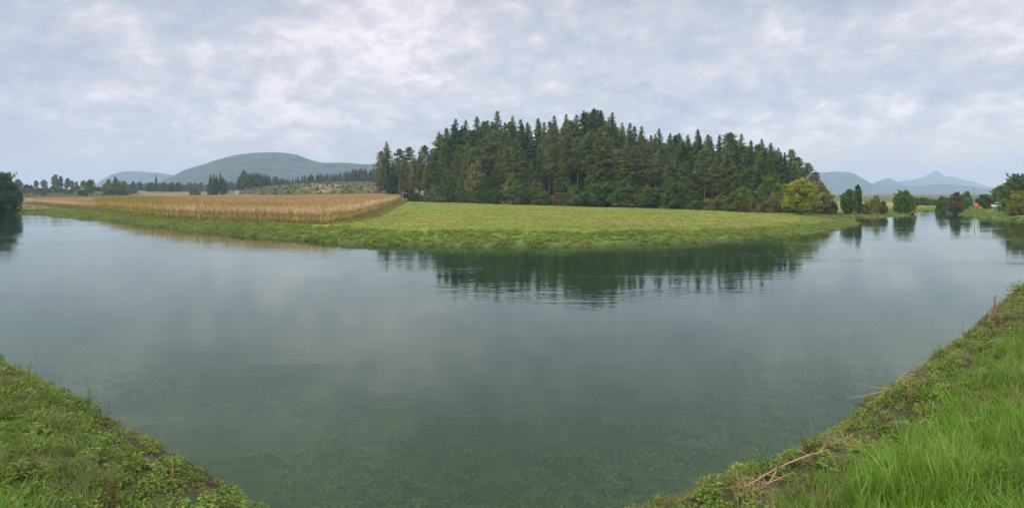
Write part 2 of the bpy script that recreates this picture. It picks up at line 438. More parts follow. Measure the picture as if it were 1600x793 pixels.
# ------------------------------------------------------------------ tree meshes (unit height, shared by the copies)
def conifer(kind, seed):
    global RNG
    RNG = np.random.default_rng(seed)
    H = 24.0
    mb, tb = MB(), MB()
    c0 = {'spruce': .10, 'larch': .22, 'pine': .45}[kind] + RNG.uniform(-.05, .08)
    lean = RNG.normal(0, .25, 2)
    axis = lambda z: np.array([lean[0] * (z / H) ** 2, lean[1] * (z / H) ** 2, z])
    zs = np.linspace(0, H * .985, 9)
    tb.tube([axis(z) for z in zs], [.27 * (1 - z / H) ** .8 + .02 for z in zs], 7)
    if kind in ('spruce', 'larch'):
        Rm = {'spruce': 4.9, 'larch': 4.5}[kind] * RNG.uniform(.85, 1.15)
        z = H * c0
        while z < H * .99:
            t = (z / H - c0) / (1 - c0)
            nb = 7 if t < .8 else 6
            for k in range(nb):
                a = RNG.uniform(0, 2 * math.pi)
                L = Rm * (1 - t) ** .88 * RNG.uniform(.6, 1.1) * (.75 + .25 * min(1, t * 6)) + .12
                if RNG.random() < .06: continue
                n = max(3, int(L / .19))
                s = np.linspace(.12, 1, n)
                dr = (-.28 if kind == 'spruce' else -.05) * (1 - t) + .25 * t
                bx = np.stack([np.cos(a) * s * L, np.sin(a) * s * L, dr * s * L + .10 * L * s ** 2], 1) + axis(z)
                for q in range(2):
                    c = bx + RNG.normal(0, .10 + .05 * L, (n, 3)) * [1, 1, .55] - [0, 0, .10]
                    u = np.stack([np.cos(a) + RNG.normal(0, .6, n), np.sin(a) + RNG.normal(0, .6, n), RNG.normal(-.35, .35, n)], 1)
                    u /= np.linalg.norm(u, axis=1)[:, None]
                    sz = RNG.uniform(.20, .42, n)[:, None] * (1.0 if kind == 'spruce' else .85) * (.45 + .55 * min(1, (1 - t) * 4))
                    mb.leaves(c, u * sz, perp(u) * sz * .48)
                if k < 2 and L > 1.2 and t < .75:
                    tb.tube([axis(z), bx[n // 2], bx[-1]], [.05, .03, .01], 4)
            z += RNG.uniform(.26, .46) * (.55 + .45 * min(1, (1 - t) * 4))
        n = 14
        c = np.stack([RNG.normal(0, .05, n), RNG.normal(0, .05, n), RNG.uniform(H * .955, H * .995, n)], 1) + [lean[0], lean[1], 0]
        u = np.tile([0, 0, .22], (n, 1)) + RNG.normal(0, .06, (n, 3)); mb.leaves(c, u, perp(u) * .04)
    else:
        nb = 40
        for k in range(nb):
            t = k / nb
            z = H * (c0 + (1 - c0) * t * .95)
            a = k * 2.4 + RNG.uniform(-.5, .5)
            L = (4.0 * (1 - t) ** .6 * (.45 + .55 * min(1, t * 3)) + .3) * RNG.uniform(.6, 1.1)
            e = axis(z) + [math.cos(a) * L, math.sin(a) * L, L * RNG.uniform(-.05, .45)]
            mid = (axis(z) + e) / 2 + [0, 0, .25]
            tb.tube([axis(z), mid, e], [.07, .05, .02], 4)
            for c0_, rr in ((e, 1.0), (mid + [0, 0, .3], .75)):
                n = int(52 * rr)
                d = rdir(n); c = c0_ + d * RNG.uniform(.25, 1, n)[:, None] * [1.25 * rr, 1.25 * rr, .62 * rr]
                u = rdir(n) * .5 + d * .7 + [0, 0, .3]; u /= np.linalg.norm(u, axis=1)[:, None]
                sz = RNG.uniform(.16, .32, n)[:, None]
                mb.leaves(c, u * sz, perp(u) * sz * .5)
        n = 60; d = rdir(n); c = axis(H * .965) + d * RNG.uniform(.2, 1, n)[:, None] * [.9, .9, .75]
        u = rdir(n) + [0, 0, .4]; mb.leaves(c, u * .2, perp(u) * .1)
        for k in range(5):                                      # dead snags on the bare bole
            z = H * RNG.uniform(.2, c0); a = RNG.uniform(0, 6.28); L = RNG.uniform(.5, 1.6)
            tb.tube([axis(z), axis(z) + [math.cos(a) * L, math.sin(a) * L, RNG.uniform(-.2, .1)]], [.03, .01], 4)
    for m_ in (mb, tb): m_.v = [v / H for v in m_.v]
    return mb.mesh(kind + '_crown', M[kind]), tb.mesh(kind + '_trunk', M['pinebark' if kind == 'pine' else 'bark'], True)

def broadleaf(key, seed, shape='round', nl=16, leaf=.22, H=10.0, bare=.12, ratio=.42, lean=0.0):
    """crown of many leaves on lobes held by limbs; shape: round, tall, bush, weeping"""
    global RNG
    RNG = np.random.default_rng(seed)
    mb, tb = MB(), MB()
    W = H * ratio
    base = H * bare
    tip = np.array([lean * H, 0, H * .8])
    tz = [np.array([lean * H * (s ** 1.5), 0.02 * H * math.sin(3 * s), s * H * .8]) for s in np.linspace(0, 1, 6)]
    if shape == 'bush':
        for k in range(7):
            a = RNG.uniform(0, 6.28); r = W * .6
            tb.tube([(0, 0, 0), (math.cos(a) * r * .5, math.sin(a) * r * .5, H * .35), (math.cos(a) * r, math.sin(a) * r, H * .7)], [.05 * H / 4, .035 * H / 4, .01], 5)
    else:
        tb.tube(tz, [H * .026 * (1 - .8 * s) + .01 for s in np.linspace(0, 1, 6)], 8)
    nl = int(nl * 1.35)
    for k in range(nl):
        t = (k + .5) / nl
        z = base + (H * .90 - base) * t
        prof = {'round': math.sin(math.pi * min(1, .22 + .70 * t)) ** .7, 'tall': (math.sin(math.pi * min(1, .22 + .72 * t)) ** .8) * (.85 + .15 * math.sin(t * 9)),
                'bush': math.cos(t * math.pi / 2 * .93) ** .6, 'weeping': math.sin(math.pi * min(1, .28 + .66 * t)) ** .8}[shape]
        a = k * 2.399 + RNG.uniform(-.4, .4)
        rr = W * prof * RNG.uniform(.30, 1.0)
        ax = np.array([lean * H * (z / H) ** 1.5, 0, 0])
        cc = ax + [math.cos(a) * rr, math.sin(a) * rr, z]
        lr = W * RNG.uniform(.17, .38) * (.65 + .45 * prof)
        if shape != 'bush':
            zb = max(base * .8, z * .62 - .2)
            tb.tube([np.array([lean * H * (zb / H) ** 1.5, 0, zb]), (cc + [0, 0, zb]) / 2 + [0, 0, .1], cc], [H * .009, H * .006, H * .002], 4)
        n = int(min(900, 26 * (lr / leaf) ** 1.9)) + 30
        d = rdir(n)
        wob = 1 + .35 * np.sin(d[:, 0] * 5 + k) * np.sin(d[:, 1] * 4 + k * 2) + .2 * np.sin(d[:, 2] * 7 + k)
        rad = lr * wob * RNG.uniform(.55, 1.08, n) ** .7
        c = cc + d * rad[:, None] * [1, 1, .8 if shape != 'weeping' else 1.25]
        c[:, 2] = np.maximum(c[:, 2], .02 * H)
        u = d * .6 + rdir(n) * .8 + [0, 0, -.35 if shape != 'bush' else .2]; u /= np.linalg.norm(u, axis=1)[:, None]
        sz = (leaf * RNG.uniform(.6, 1.25, n))[:, None]
        mb.leaves(c, u * sz, perp(u) * sz * .55)
    for k in range(26):                                         # sprigs that break the outline
        t = RNG.uniform(.12, 1.0); z = base + (H * .93 - base) * t; a = RNG.uniform(0, 6.28)
        pr = {'round': math.sin(math.pi * min(1, .22 + .70 * t)) ** .7, 'tall': math.sin(math.pi * min(1, .22 + .72 * t)) ** .8, 'bush': math.cos(t * math.pi / 2 * .93) ** .6, 'weeping': .8}[shape]
        st = np.array([lean * H * (z / H) ** 1.5 + math.cos(a) * W * pr * .8, math.sin(a) * W * pr * .8, z])
        dr = np.array([math.cos(a) * .8, math.sin(a) * .8, RNG.uniform(-.3, .8)]); L = W * RNG.uniform(.25, .55)
        n = int(30 * L / leaf / 3) + 14; q_ = RNG.uniform(0, 1, n)[:, None]
        c = st + dr * L * q_ + RNG.normal(0, 1, (n, 3)) * L * .22 * (1.1 - q_)
        u = rdir(n); sz = (leaf * RNG.uniform(.6, 1.1, n))[:, None]; mb.leaves(c, u * sz, perp(u) * sz * .55)
    zmax = max(v[:, 2].max() for v in mb.v)
    wm = max(np.abs(np.concatenate(mb.v)[:, 0] - lean * H * .4).max(), .1)
    for m_ in (mb, tb): m_.v = [v / zmax for v in m_.v]
    cm, tm = mb.mesh(key + '_leafy_crown', M[key]), tb.mesh(key + '_trunk', M['bark'], True)
    q = np.concatenate(mb.v); cm['hw'] = float(np.percentile(np.hypot(q[:, 0], q[:, 1]), 97))
    return cm, tm

CON = {k: [conifer(k, s + 40 * i) for s in range(1, n + 1)] for i, (k, n) in enumerate((('spruce', 5), ('larch', 4), ('pine', 4)))}
BRD = {}
def brd(key, shape, seeds, **kw):
    BRD[(key, shape)] = [broadleaf(key, s, shape, **kw) for s in seeds]
brd('green', 'round', (1, 2, 3), nl=22); brd('green', 'tall', (4, 5), nl=24, ratio=.30); brd('green', 'bush', (6, 7, 8), nl=16, H=5.0, bare=.05, ratio=.55, leaf=.16)
brd('olive', 'bush', (9, 10, 11), nl=16, H=5.0, bare=.05, ratio=.6, leaf=.15); brd('olive', 'round', (12, 13), nl=20)
brd('lime', 'tall', (14,), nl=34, ratio=.46, leaf=.17, bare=.16); brd('gold', 'bush', (15, 16), nl=26, H=6.0, bare=.04, ratio=.50, leaf=.16)
brd('gold', 'round', (25,), nl=20); brd('rust', 'round', (17,), nl=18, ratio=.5); brd('rust', 'bush', (18,), nl=14, H=5.0, bare=.05, ratio=.6, leaf=.14)
brd('dark', 'round', (19, 20), nl=40, ratio=.52, bare=.04, leaf=.2); brd('dark', 'tall', (21,), nl=24, ratio=.3); brd('dark', 'bush', (22,), nl=20, H=5.0, bare=.04, ratio=.6, leaf=.16)

def plant_tree(name, meshes, px, D, top, label, cat, group=None, width=None, wscale=None, pick=None):
    """a tree whose root stands on the ground at distance D, as tall as its top's elevation asks"""
    x = AX(px, D); z = gz(x, D)
    h = EYE + (HY - top) / F * D - z
    cm, tm = meshes[(pick if pick is not None else random.randrange(1000)) % len(meshes)]
    r = bpy.data.objects.new(name, None); C.objects.link(r)
    r.empty_display_size = .5
    r.location = (x, D, z - .08)
    rot = random.uniform(0, 6.283)
    ws = 1.0
    if width is not None and 'hw' in cm: ws = .93 * (width / 2 / F * D) / (cm['hw'] * h)
    if width is None: ws = random.uniform(.85, 1.25)
    r.rotation_euler = (0, 0, rot); r.scale = (h * ws, h * ws, h + .08)
    tag(r, label, cat, group)
    obj('trunk', tm, r); obj('crown', cm, r)
    return r

# ------------------------------------------------------------------ the conifer forest
edge = [(560, 300), (600, 262), (640, 238), (700, 226), (760, 215), (900, 195), (1000, 184), (1100, 163), (1200, 149), (1260, 146), (1300, 152)]
sky = [(596, 236), (604, 220), (625, 232), (640, 229), (655, 235), (664, 227), (676, 233), (686, 205), (695, 198), (711, 184), (728, 186), (747, 180), (762, 187), (776, 172), (800, 180),
       (812, 186), (822, 190), (838, 183), (852, 190), (865, 180), (886, 177), (900, 178), (914, 172), (928, 168), (940, 171), (957, 174), (972, 190), (986, 191), (1004, 196), (1030, 199),
       (1048, 207), (1063, 206), (1076, 210), (1092, 200), (1106, 209), (1122, 209), (1141, 207), (1160, 208), (1172, 218), (1192, 216), (1204, 222), (1216, 230), (1238, 233), (1248, 245), (1264, 254), (1276, 268), (1284, 284)]
ords = ['first', 'second', 'third', 'fourth', 'fifth', 'sixth', 'seventh', 'eighth', 'ninth', 'tenth', 'eleventh', 'twelfth', 'thirteenth', 'fourteenth', 'fifteenth', 'sixteenth', 'seventeenth',
        'eighteenth', 'nineteenth', 'twentieth', 'twenty-first', 'twenty-second', 'twenty-third', 'twenty-fourth', 'twenty-fifth', 'twenty-sixth', 'twenty-seventh', 'twenty-eighth', 'twenty-ninth',
        'thirtieth', 'thirty-first', 'thirty-second', 'thirty-third', 'thirty-fourth', 'thirty-fifth', 'thirty-sixth', 'thirty-seventh', 'thirty-eighth', 'thirty-ninth', 'fortieth']
kinds = 'pine:L larch pine pine larch pine pine larch spruce spruce larch spruce spruce spruce larch spruce spruce spruce larch spruce larch spruce spruce spruce spruce spruce larch spruce larch spruce spruce spruce larch spruce larch spruce pine larch spruce spruce larch larch pine pine pine pine pine'.split()
random.seed(5)
nsky = 0
for i, (px, top) in enumerate(sky):
    D = float(interp(px, edge)) + (6 if px < 670 else random.uniform(10, 30))
    kd = kinds[i].split(':')[0] if i < len(kinds) else 'spruce'
    if px < 670:
        pos = {596: 'outermost pine at the forest\'s left end, beside the tall larch', 604: 'tall open crowned larch standing at the forest\'s left end', 625: 'thin pine just right of the lone tall larch',
               640: 'broad topped pine right of the lone tall larch, bare trunked', 655: 'short larch filling the dip left of the tall forest', 664: 'small pine in the dip left of the tall forest'}[px]
        lab = pos
    elif px > 1235:
        lab = {1238: 'last tall pointed conifer before the forest drops to the right', 1248: 'rounded pine on the forest\'s falling right shoulder', 1264: 'dark pine above the yellow green tree',
               1276: 'low pine near the forest\'s right end', 1284: 'lowest and last pine at the forest\'s right end'}[px]
    else:
        lab = '%s %s of the tall skyline crowns, %s from the left' % ({'spruce': 'dark pointed', 'larch': 'lighter feathery', 'pine': 'round topped'}[kd], kd, ords[nsky])
        nsky += 1
    plant_tree(kd + '_tree', CON[kd], px, D, top, lab, kd, 'trees of the dense forest behind the meadow')

FG = 'trees of the dense forest behind the meadow'
# behind the skyline and between: the packed mass
n = 0
while n < 125:
    px = random.uniform(672, 1262)
    env = float(interp(px, sky))
    D = float(interp(px, edge)) + random.uniform(8, 46)
    kd = random.choice(['spruce', 'spruce', 'spruce', 'larch', 'pine'])
    plant_tree(kd + '_tree', CON[kd], px, D, env + random.uniform(3, 26),
               '%s packed among its neighbours inside the dense forest' % {'spruce': 'dark spruce', 'larch': 'lighter green larch', 'pine': 'grey green pine'}[kd], kd, FG)
    n += 1
# the front rank: lower trees, reddish pine boles showing
px = 676.0
k = 0
while px < 1250:
    env = float(interp(px, sky))
    D = float(interp(px, edge)) + random.uniform(0, 6)
    kd = random.choice(['pine', 'larch', 'larch', 'spruce', 'pine'])
    plant_tree(kd + '_tree', CON[kd], px, D, env + random.uniform(24, 62) * (1 if px < 1180 else .6),
               '%s in the front rank of the dense forest, facing the meadow' % {'spruce': 'dark spruce', 'larch': 'lighter green larch', 'pine': 'bare boled reddish pine'}[kd], kd, FG)
    px += random.uniform(8, 15) * (200 / D) ** .5
# thin trees at the left end, trunks seen against the clearing
for px, D, top, kd, lab in ((592, 285, 262, 'pine', 'short thin pine standing left of the tall larch'), (600, 262, 255, 'pine', 'short pine just in front of the tall larch'),
                            (614, 255, 252, 'spruce', 'short dark spruce between the tall larch and the pines'), (611, 290, 262, 'spruce', 'low dark spruce seen behind the tall larch'), (628, 285, 258, 'larch', 'low larch seen behind the slim pines'), (639, 275, 262, 'spruce', 'low spruce behind the broad topped pine'), (621, 270, 248, 'pine', 'slim pine between the larch and the broad pine'),
                            (632, 262, 245, 'pine', 'slim bare boled pine in the group at the cornfield corner'), (647, 240, 244, 'larch', 'brownish larch at the cornfield corner'),
                            (656, 236, 247, 'larch', 'wide brownish larch right of the cornfield corner'), (668, 232, 250, 'larch', 'pale larch where the tall forest begins')):
    plant_tree(kd + '_tree', CON[kd], px, D, top, lab, kd, FG)
# broadleaved trees and bushes in front
mid = [(742, 214, 250, 34, 'olive', 'round', 'olive green broadleaved tree at the forest edge above the meadow\'s left'), (700, 222, 262, 30, 'green', 'round', 'dark round broadleaved tree at the forest edge left of the olive one'),
       (722, 219, 276, 26, 'green', 'round', 'low round green tree right of the dark round one at the forest edge'), (762, 212, 272, 28, 'dark', 'round', 'deep green tree right of the olive broadleaved tree'),
       (800, 206, 266, 28, 'green', 'round', 'green broadleaved tree under the tall larches at the forest edge'), (838, 201, 282, 30, 'olive', 'round', 'low olive tree at the foot of the tall conifers'),
       (896, 192, 286, 26, 'green', 'bush', 'dense green thicket bush in front of pine boles, centre of forest edge'), (965, 186, 284, 30, 'green', 'round', 'green broadleaved tree in front of the pines, centre right of the forest edge'),
       (1010, 180, 288, 30, 'olive', 'bush', 'olive bush at the forest edge, centre right'), (1060, 170, 284, 30, 'green', 'round', 'green broadleaved tree between pine boles right of centre'),
       (1160, 153, 290, 46, 'green', 'round', 'rounded green tree behind the olive thickets'), (1205, 149, 270, 40, 'green', 'round', 'mid green round tree left of the yellow green tree'),
       (1278, 150, 284, 44, 'olive', 'round', 'olive brown tree at the forest\'s right end behind the yellow green tree'),
       (1284, 146, 298, 40, 'olive', 'bush', 'olive brown bush right of the yellow green tree'), (1297, 146, 308, 24, 'rust', 'bush', 'brown bush, the last one at the forest\'s right end'),
       (1262, 143, 312, 26, 'rust', 'bush', 'low brown bush at the foot of the yellow green tree'),
       (1105, 160, 308, 34, 'olive', 'bush', 'first olive thicket bush from the left in the row before the yellow green tree'), (1128, 157, 301, 38, 'olive', 'bush', 'tallest olive bush of the thicket row, left half'),
       (1150, 154, 305, 34, 'green', 'bush', 'greener bush in the middle of the thicket row'), (1170, 151, 303, 34, 'olive', 'bush', 'olive brown bush right of the greener one in the thicket row'),
       (1190, 148, 306, 26, 'olive', 'bush', 'brownish bush in the thicket row with thin pale stems'), (1210, 145, 300, 32, 'olive', 'bush', 'olive bush just left of the yellow green tree')]
for px, D, top, w_, key, shp, lab in mid:
    plant_tree('bush' if shp == 'bush' else 'broadleaved_tree', BRD[(key, shp)], px, D, top, lab, 'bush' if shp == 'bush' else 'tree', 'broadleaved growth along the forest edge', width=w_)
plant_tree('yellow_green_tree', BRD[('lime', 'tall')], 1250, 133, 273, 'bright yellow green broadleaved tree at the forest\'s right end beside the meadow', 'tree', width=55)
for k in range(58):
    px = 648 + k * 10.4 + random.uniform(-4, 4)
    D = float(interp(px, edge)) - random.uniform(0, 4)
    key = random.choice(['green', 'green', 'olive', 'dark'])
    z = gz(AX(px, D), D)
    h = random.choice([1.8, 2.4, 3.0]) if px > 1070 else random.choice([1.8, 2.6, 3.4, 4.6, 6.2, 7.5])
    plant_tree('undergrowth_bush', BRD[(key, 'bush')], px, D, HY - (z + h - EYE) / D * F, '%s low bush of the undergrowth between the meadow and the conifers' % {'green': 'green', 'olive': 'olive', 'dark': 'deep green'}[key],
               'bush', 'low undergrowth bushes along the forest foot', width=h / D * F * random.uniform(1.4, 2.2))

# ------------------------------------------------------------------ left bank and far left
plant_tree('broadleaved_tree', BRD[('dark', 'round')], -2, 158, 266, 'big dark broadleaved tree at the water, cut by the left edge of the photo', 'tree', width=60, pick=0)
lt = [(29, 470, 279, 12, 'green', 'round', 'tree peeping out behind the big dark tree at the left edge'), (41, 430, 286.5, 13, 'dark', 'bush', 'low dark bush right of the big dark tree at the left edge'),
      (56.5, 640, 281, 7.5, 'green', 'round', 'small round tree standing alone on the rise, leftmost'), (69, 620, 280, 10, 'green', 'round', 'second lone round tree on the rise, right of the smallest'),
      (86.5, 600, 271.5, 12, 'green', 'round', 'tallest lone tree on the rise, open round crown on a bare trunk'), (94, 585, 274.5, 9.5, 'dark', 'tall', 'slim darker tree touching the tallest lone tree on the rise'),
      (105, 560, 277.5, 10, 'green', 'tall', 'upright tree right of the slim darker one'), (112.5, 600, 281, 8, 'green', 'round', 'small pale tree behind the hedge'),
      (119.5, 600, 282, 5, 'green', 'tall', 'narrow small tree in the hedge'), (131, 560, 281, 11, 'green', 'round', 'round tree left of the big clump beside the cornfield'),
      (140, 440, 279, 18, 'green', 'tall', 'tall full tree beside the cornfield, leafy to the ground'), (129.5, 425, 296, 12, 'dark', 'bush', 'low dark bush left of the tall full tree by the cornfield'),
      (169.5, 470, 279, 10, 'green', 'round', 'greener tree left of the dark pointed one above the dome shaped tree'), (180, 480, 275.5, 9, 'dark', 'tall', 'dark upright tree peeking over the dome shaped tree'),
      (187, 415, 281, 29, 'green', 'round', 'large dome shaped tree at the back of the cornfield'), (165, 425, 285, 12, 'olive', 'round', 'olive tree at the left side of the dome shaped tree'),
      (208, 600, 282, 6, 'dark', 'round', 'small dark tree right of the dome shaped tree'), (215, 620, 284, 5, 'green', 'tall', 'slender tree right of the small dark one'), (219, 600, 282, 5.5, 'dark', 'tall', 'slim dark tree of the pair before the pale hill'),
      (303, 440, 289, 15, 'green', 'bush', 'round green bush at the back of the cornfield left of the spruce clump'), (309, 450, 293, 9, 'olive', 'bush', 'small olive bush touching the round green one'),
      (256, 560, 284, 14, 'green', 'round', 'broad tree right of the lone spruce in the far hedge'), (268, 570, 285, 12, 'dark', 'round', 'dark round tree in the far hedge'), (235, 560, 284, 12, 'dark', 'round', 'dark tree left of the lone spruce in the far hedge'),
      (228, 560, 286, 8, 'green', 'round', 'low tree at the left end of the far hedge'), (279, 580, 284, 10, 'dark', 'round', 'last dark tree at the right end of the far hedge')]
for px, D, top, w_, key, shp, lab in lt:
    plant_tree('bush' if shp == 'bush' else 'broadleaved_tree', BRD[(key, shp)], px, D, top, lab, 'bush' if shp == 'bush' else 'tree', 'trees beyond the cornfield', width=w_)
plant_tree('spruce_tree', CON['spruce'], 244, 560, 272.5, 'lone pointed spruce rising from the far hedge', 'spruce', 'trees beyond the cornfield')
for px, top in ((329, 271.5), (334, 271), (339, 273), (344.5, 270), (349, 275), (352, 279)):
    plant_tree('spruce_tree', CON['spruce'], px, 450 + random.uniform(-8, 8), top, {329: 'leftmost spruce of the clump behind the cornfield', 334: 'second spruce of the clump behind the cornfield, from the left', 339: 'middle spruce of the clump behind the cornfield',
               344.5: 'tallest spruce of the clump behind the cornfield', 349: 'shorter spruce right of the tallest in the clump', 352: 'smallest spruce at the right of the clump'}[px], 'spruce', 'spruce clump behind the cornfield')
plant_tree('spruce_tree', CON['spruce'], 372.5, 520, 274, 'small lone spruce left of the far row of conifers', 'spruce', 'trees beyond the cornfield')
# far row of conifers on the rise
rowtop = [(376, 269), (380, 266), (395, 269), (410, 271), (425, 274), (440, 277), (455, 279), (468, 275), (480, 272), (500, 271), (515, 271), (530, 270), (545, 266), (560, 262), (575, 263), (590, 260), (620, 258)]
px = 377.0
while px < 612:
    for rw in range(2):
        kd = random.choice(['spruce', 'spruce', 'spruce', 'larch'])
        plant_tree(kd + '_tree', CON[kd], px + random.uniform(-1.5, 1.5), float(interp(px, [(377, 530), (440, 570), (620, 590)])) + rw * 16 + random.uniform(0, 8), float(interp(px, rowtop)) + random.uniform(-1.6, 3.0),
                   '%s in the long far row of conifers on the rise above the clearing' % ('dark spruce' if kd == 'spruce' else 'lighter larch'), kd, 'far row of conifers on the rise').scale.x *= 1.35
    px += random.uniform(3.4, 5.4)
# low dark tree band before the hills
for k in range(46):
    px = 196 + k * 3.9 + random.uniform(-1.5, 1.5)
    D = 760 + random.uniform(0, 60)
    key = random.choice([('dark', 'round'), ('green', 'round'), ('dark', 'tall')])
    plant_tree('broadleaved_tree', BRD[key], px, D, 285.5 + random.uniform(-3.0, 2.5), 'small bluish tree in the low far band at the foot of the hills', 'tree', 'far band of trees below the hills', width=random.uniform(5, 9))
# hedge and scrub on the left rise, scrub on the clearing
for k in range(48):
    px = 36 + k * 3.7 + random.uniform(-2, 2)
    D = random.uniform(400, 500)
    plant_tree('hedge_bush', BRD[(random.choice(['olive', 'green', 'rust', 'dark']), 'bush')], px, D, HY - (gz(AX(px, D), D) + random.uniform(2.5, 4.5) - EYE) / D * F, 'low bush of the broken hedge on the left rise', 'bush', 'broken hedge on the left rise', width=random.uniform(7, 13))
for k in range(120):
    px = random.uniform(385, 615)
    D = random.uniform(420, 560)
    z = gz(AX(px, D), D); h = random.uniform(.8, 2.2)
    plant_tree('scrub_bush', BRD[(random.choice(['green', 'dark', 'olive', 'olive', 'rust']), 'bush')], px, D, HY - (z + h - EYE) / D * F, 'low scrub bush scattered on the felled brown clearing', 'bush', 'scrub bushes on the felled clearing', width=h / D * F * 1.6)

# ------------------------------------------------------------------ right side, across the water
rt = [(1326, 143, 294, 27, 'green', 'round', 'full green tree on the small islet, leafy to the ground'), (1340, 146, 286.5, 15, 'dark', 'tall', 'taller slim dark tree behind the full green islet tree'),
      (1356, 143, 312, 17, 'olive', 'bush', 'olive bush right of the islet tree at the water'), (1369, 147, 303, 17, 'gold', 'round', 'yellowish small tree in the middle of the islet thicket'), (1380, 143, 313, 15, 'olive', 'round', 'small olive brown tree at the islet thicket\'s right end'),
      (1349, 145, 317, 16, 'rust', 'bush', 'low brown bush between the islet tree and the thicket'),
      (1411, 151, 295, 31, 'green', 'round', 'round green tree standing on the grassy spit left of the open channel'), (1426, 154, 312, 12, 'gold', 'bush', 'yellowish drooping growth right of the round tree on the spit'),
      (1472, 171, 305, 19, 'green', 'round', 'dark round tree standing at the far shore of the water'), (1494, 157, 299, 24, 'rust', 'round', 'brownish thinning tree at the tip of the right bank'),
      (1510, 180, 297.5, 20, 'green', 'round', 'green tree just right of the brownish thinning one'), (1540, 163, 302, 24, 'green', 'round', 'low round tree right of the tall grey pole'),
      (1564, 172, 287, 28, 'green', 'round', 'tall dark leaved tree behind the white car'), (1569, 140, 309, 20, 'green', 'bush', 'dark bush at the water in front of the tall dark leaved tree'),
      (1592, 150, 269, 48, 'green', 'round', 'tallest tree on the right bank, cut by the right edge'), (1597, 126, 295, 46, 'gold', 'bush', 'golden green tree sweeping to the water at the right edge'),
      (1618, 130, 300, 40, 'gold', 'bush', 'golden tree cut off by the right edge, just right of the sweeping golden green one')]
for px, D, top, w_, key, shp, lab in rt:
    plant_tree('bush' if shp == 'bush' else 'broadleaved_tree', BRD[(key, shp)], px, D, top, lab, 'bush' if shp == 'bush' else 'tree', 'trees along the far right shore', width=w_)
for k in range(22):
    px = 1424 + k * 4.6 + random.uniform(-1, 1)
    D = 225 + random.uniform(0, 25)
    key = random.choice([('dark', 'round'), ('green', 'round'), ('olive', 'round'), ('green', 'bush')])
    plant_tree('broadleaved_tree', BRD[key], px, D, 309.5 + random.uniform(-2.5, 3), '%s tree of the low wood closing the view beyond the water' % {'dark': 'deep green', 'green': 'mid green', 'olive': 'olive'}[key[0]], 'tree', 'low wood beyond the water', width=random.uniform(9, 14))
for k in range(24):
    px = 1286 + k * 6.2 + random.uniform(-2, 2)
    D = 420 + random.uniform(0, 60)
    key = random.choice([('dark', 'round'), ('green', 'tall'), ('dark', 'tall')])
    plant_tree('broadleaved_tree', BRD[key], px, D, 314 + random.uniform(-4, 3), 'small hazy tree on the far plain below the mountains', 'tree', 'hazy trees on the far plain', width=random.uniform(6, 10))
for k in range(16):
    px = 1528 + k * 6 + random.uniform(-2, 2)
    plant_tree('broadleaved_tree', BRD[random.choice([('dark', 'round'), ('green', 'round')])], px, 230 + random.uniform(0, 20), 309 + random.uniform(-3, 4), 'tree of the hazy row behind the right bank', 'tree', 'row behind the right bank', width=random.uniform(9, 14))

# ------------------------------------------------------------------ people's things in the distance
M['paint_white'] = solid_mat('white paint', (.62, .62, .60), (.72, .71, .68), 2, .4, .05)
M['glass'] = solid_mat('dark glass', (.02, .025, .03), (.03, .035, .04), 2, .1, .0)
M['rubber'] = solid_mat('rubber', (.02, .02, .02), (.03, .03, .03), 2, .9, .1)
M['red'] = solid_mat('red orange cloth', (.62, .06, .03), (.72, .10, .05), 1.5, .7, .4)
M['pale'] = solid_mat('pale cloth', (.60, .50, .46), (.68, .60, .55), 1.5, .7, .3)
M['steel'] = solid_mat('galvanised steel', (.30, .31, .33), (.40, .41, .42), 2, .5, .1, (1, 1, .3))
M['plaster'] = solid_mat('pale plaster', (.55, .48, .46), (.62, .56, .53), 2, .9, .2)
M['wood'] = solid_mat('weathered wood', (.16, .12, .09), (.28, .22, .17), 4, .9, .4, (1, 1, .2))
M['roof'] = solid_mat('dark roof', (.10, .06, .05), (.16, .09, .07), 3, .8, .4)

def root(name, x, y, label, cat, rz=0, dz=0):
    r = bpy.data.objects.new(name, None); C.objects.link(r)
    r.location = (x, y, gz(x, y) + dz); r.rotation_euler = (0, 0, rz); r.empty_display_size = .3
    return tag(r, label, cat)

# utility pole
D = 178; r = root('utility_pole', AX(1522.5, D), D, 'tall thin grey pole standing on the right bank beside the red tent', 'pole')
hp = EYE + (HY - 292.5) / F * D - r.location.z
mb = MB(); mb.tube([(0, 0, -.2), (0, 0, hp * .5), (0, 0, hp)], [.15, .12, .09], 10); obj('shaft', mb.mesh('shaft', M['steel'], True), r)
mb = MB(); mb.box(-.55, .55, -.05, .05, hp - .45, hp - .35); obj('cross_arm', mb.mesh('cross_arm', M['steel']), r)
for s in (-.45, .45):
    mb = MB(); mb.tube([(s, 0, hp - .35), (s, 0, hp - .12)], [.05, .04], 8); obj('insulator', mb.mesh('insulator', M['pale'], True), r)
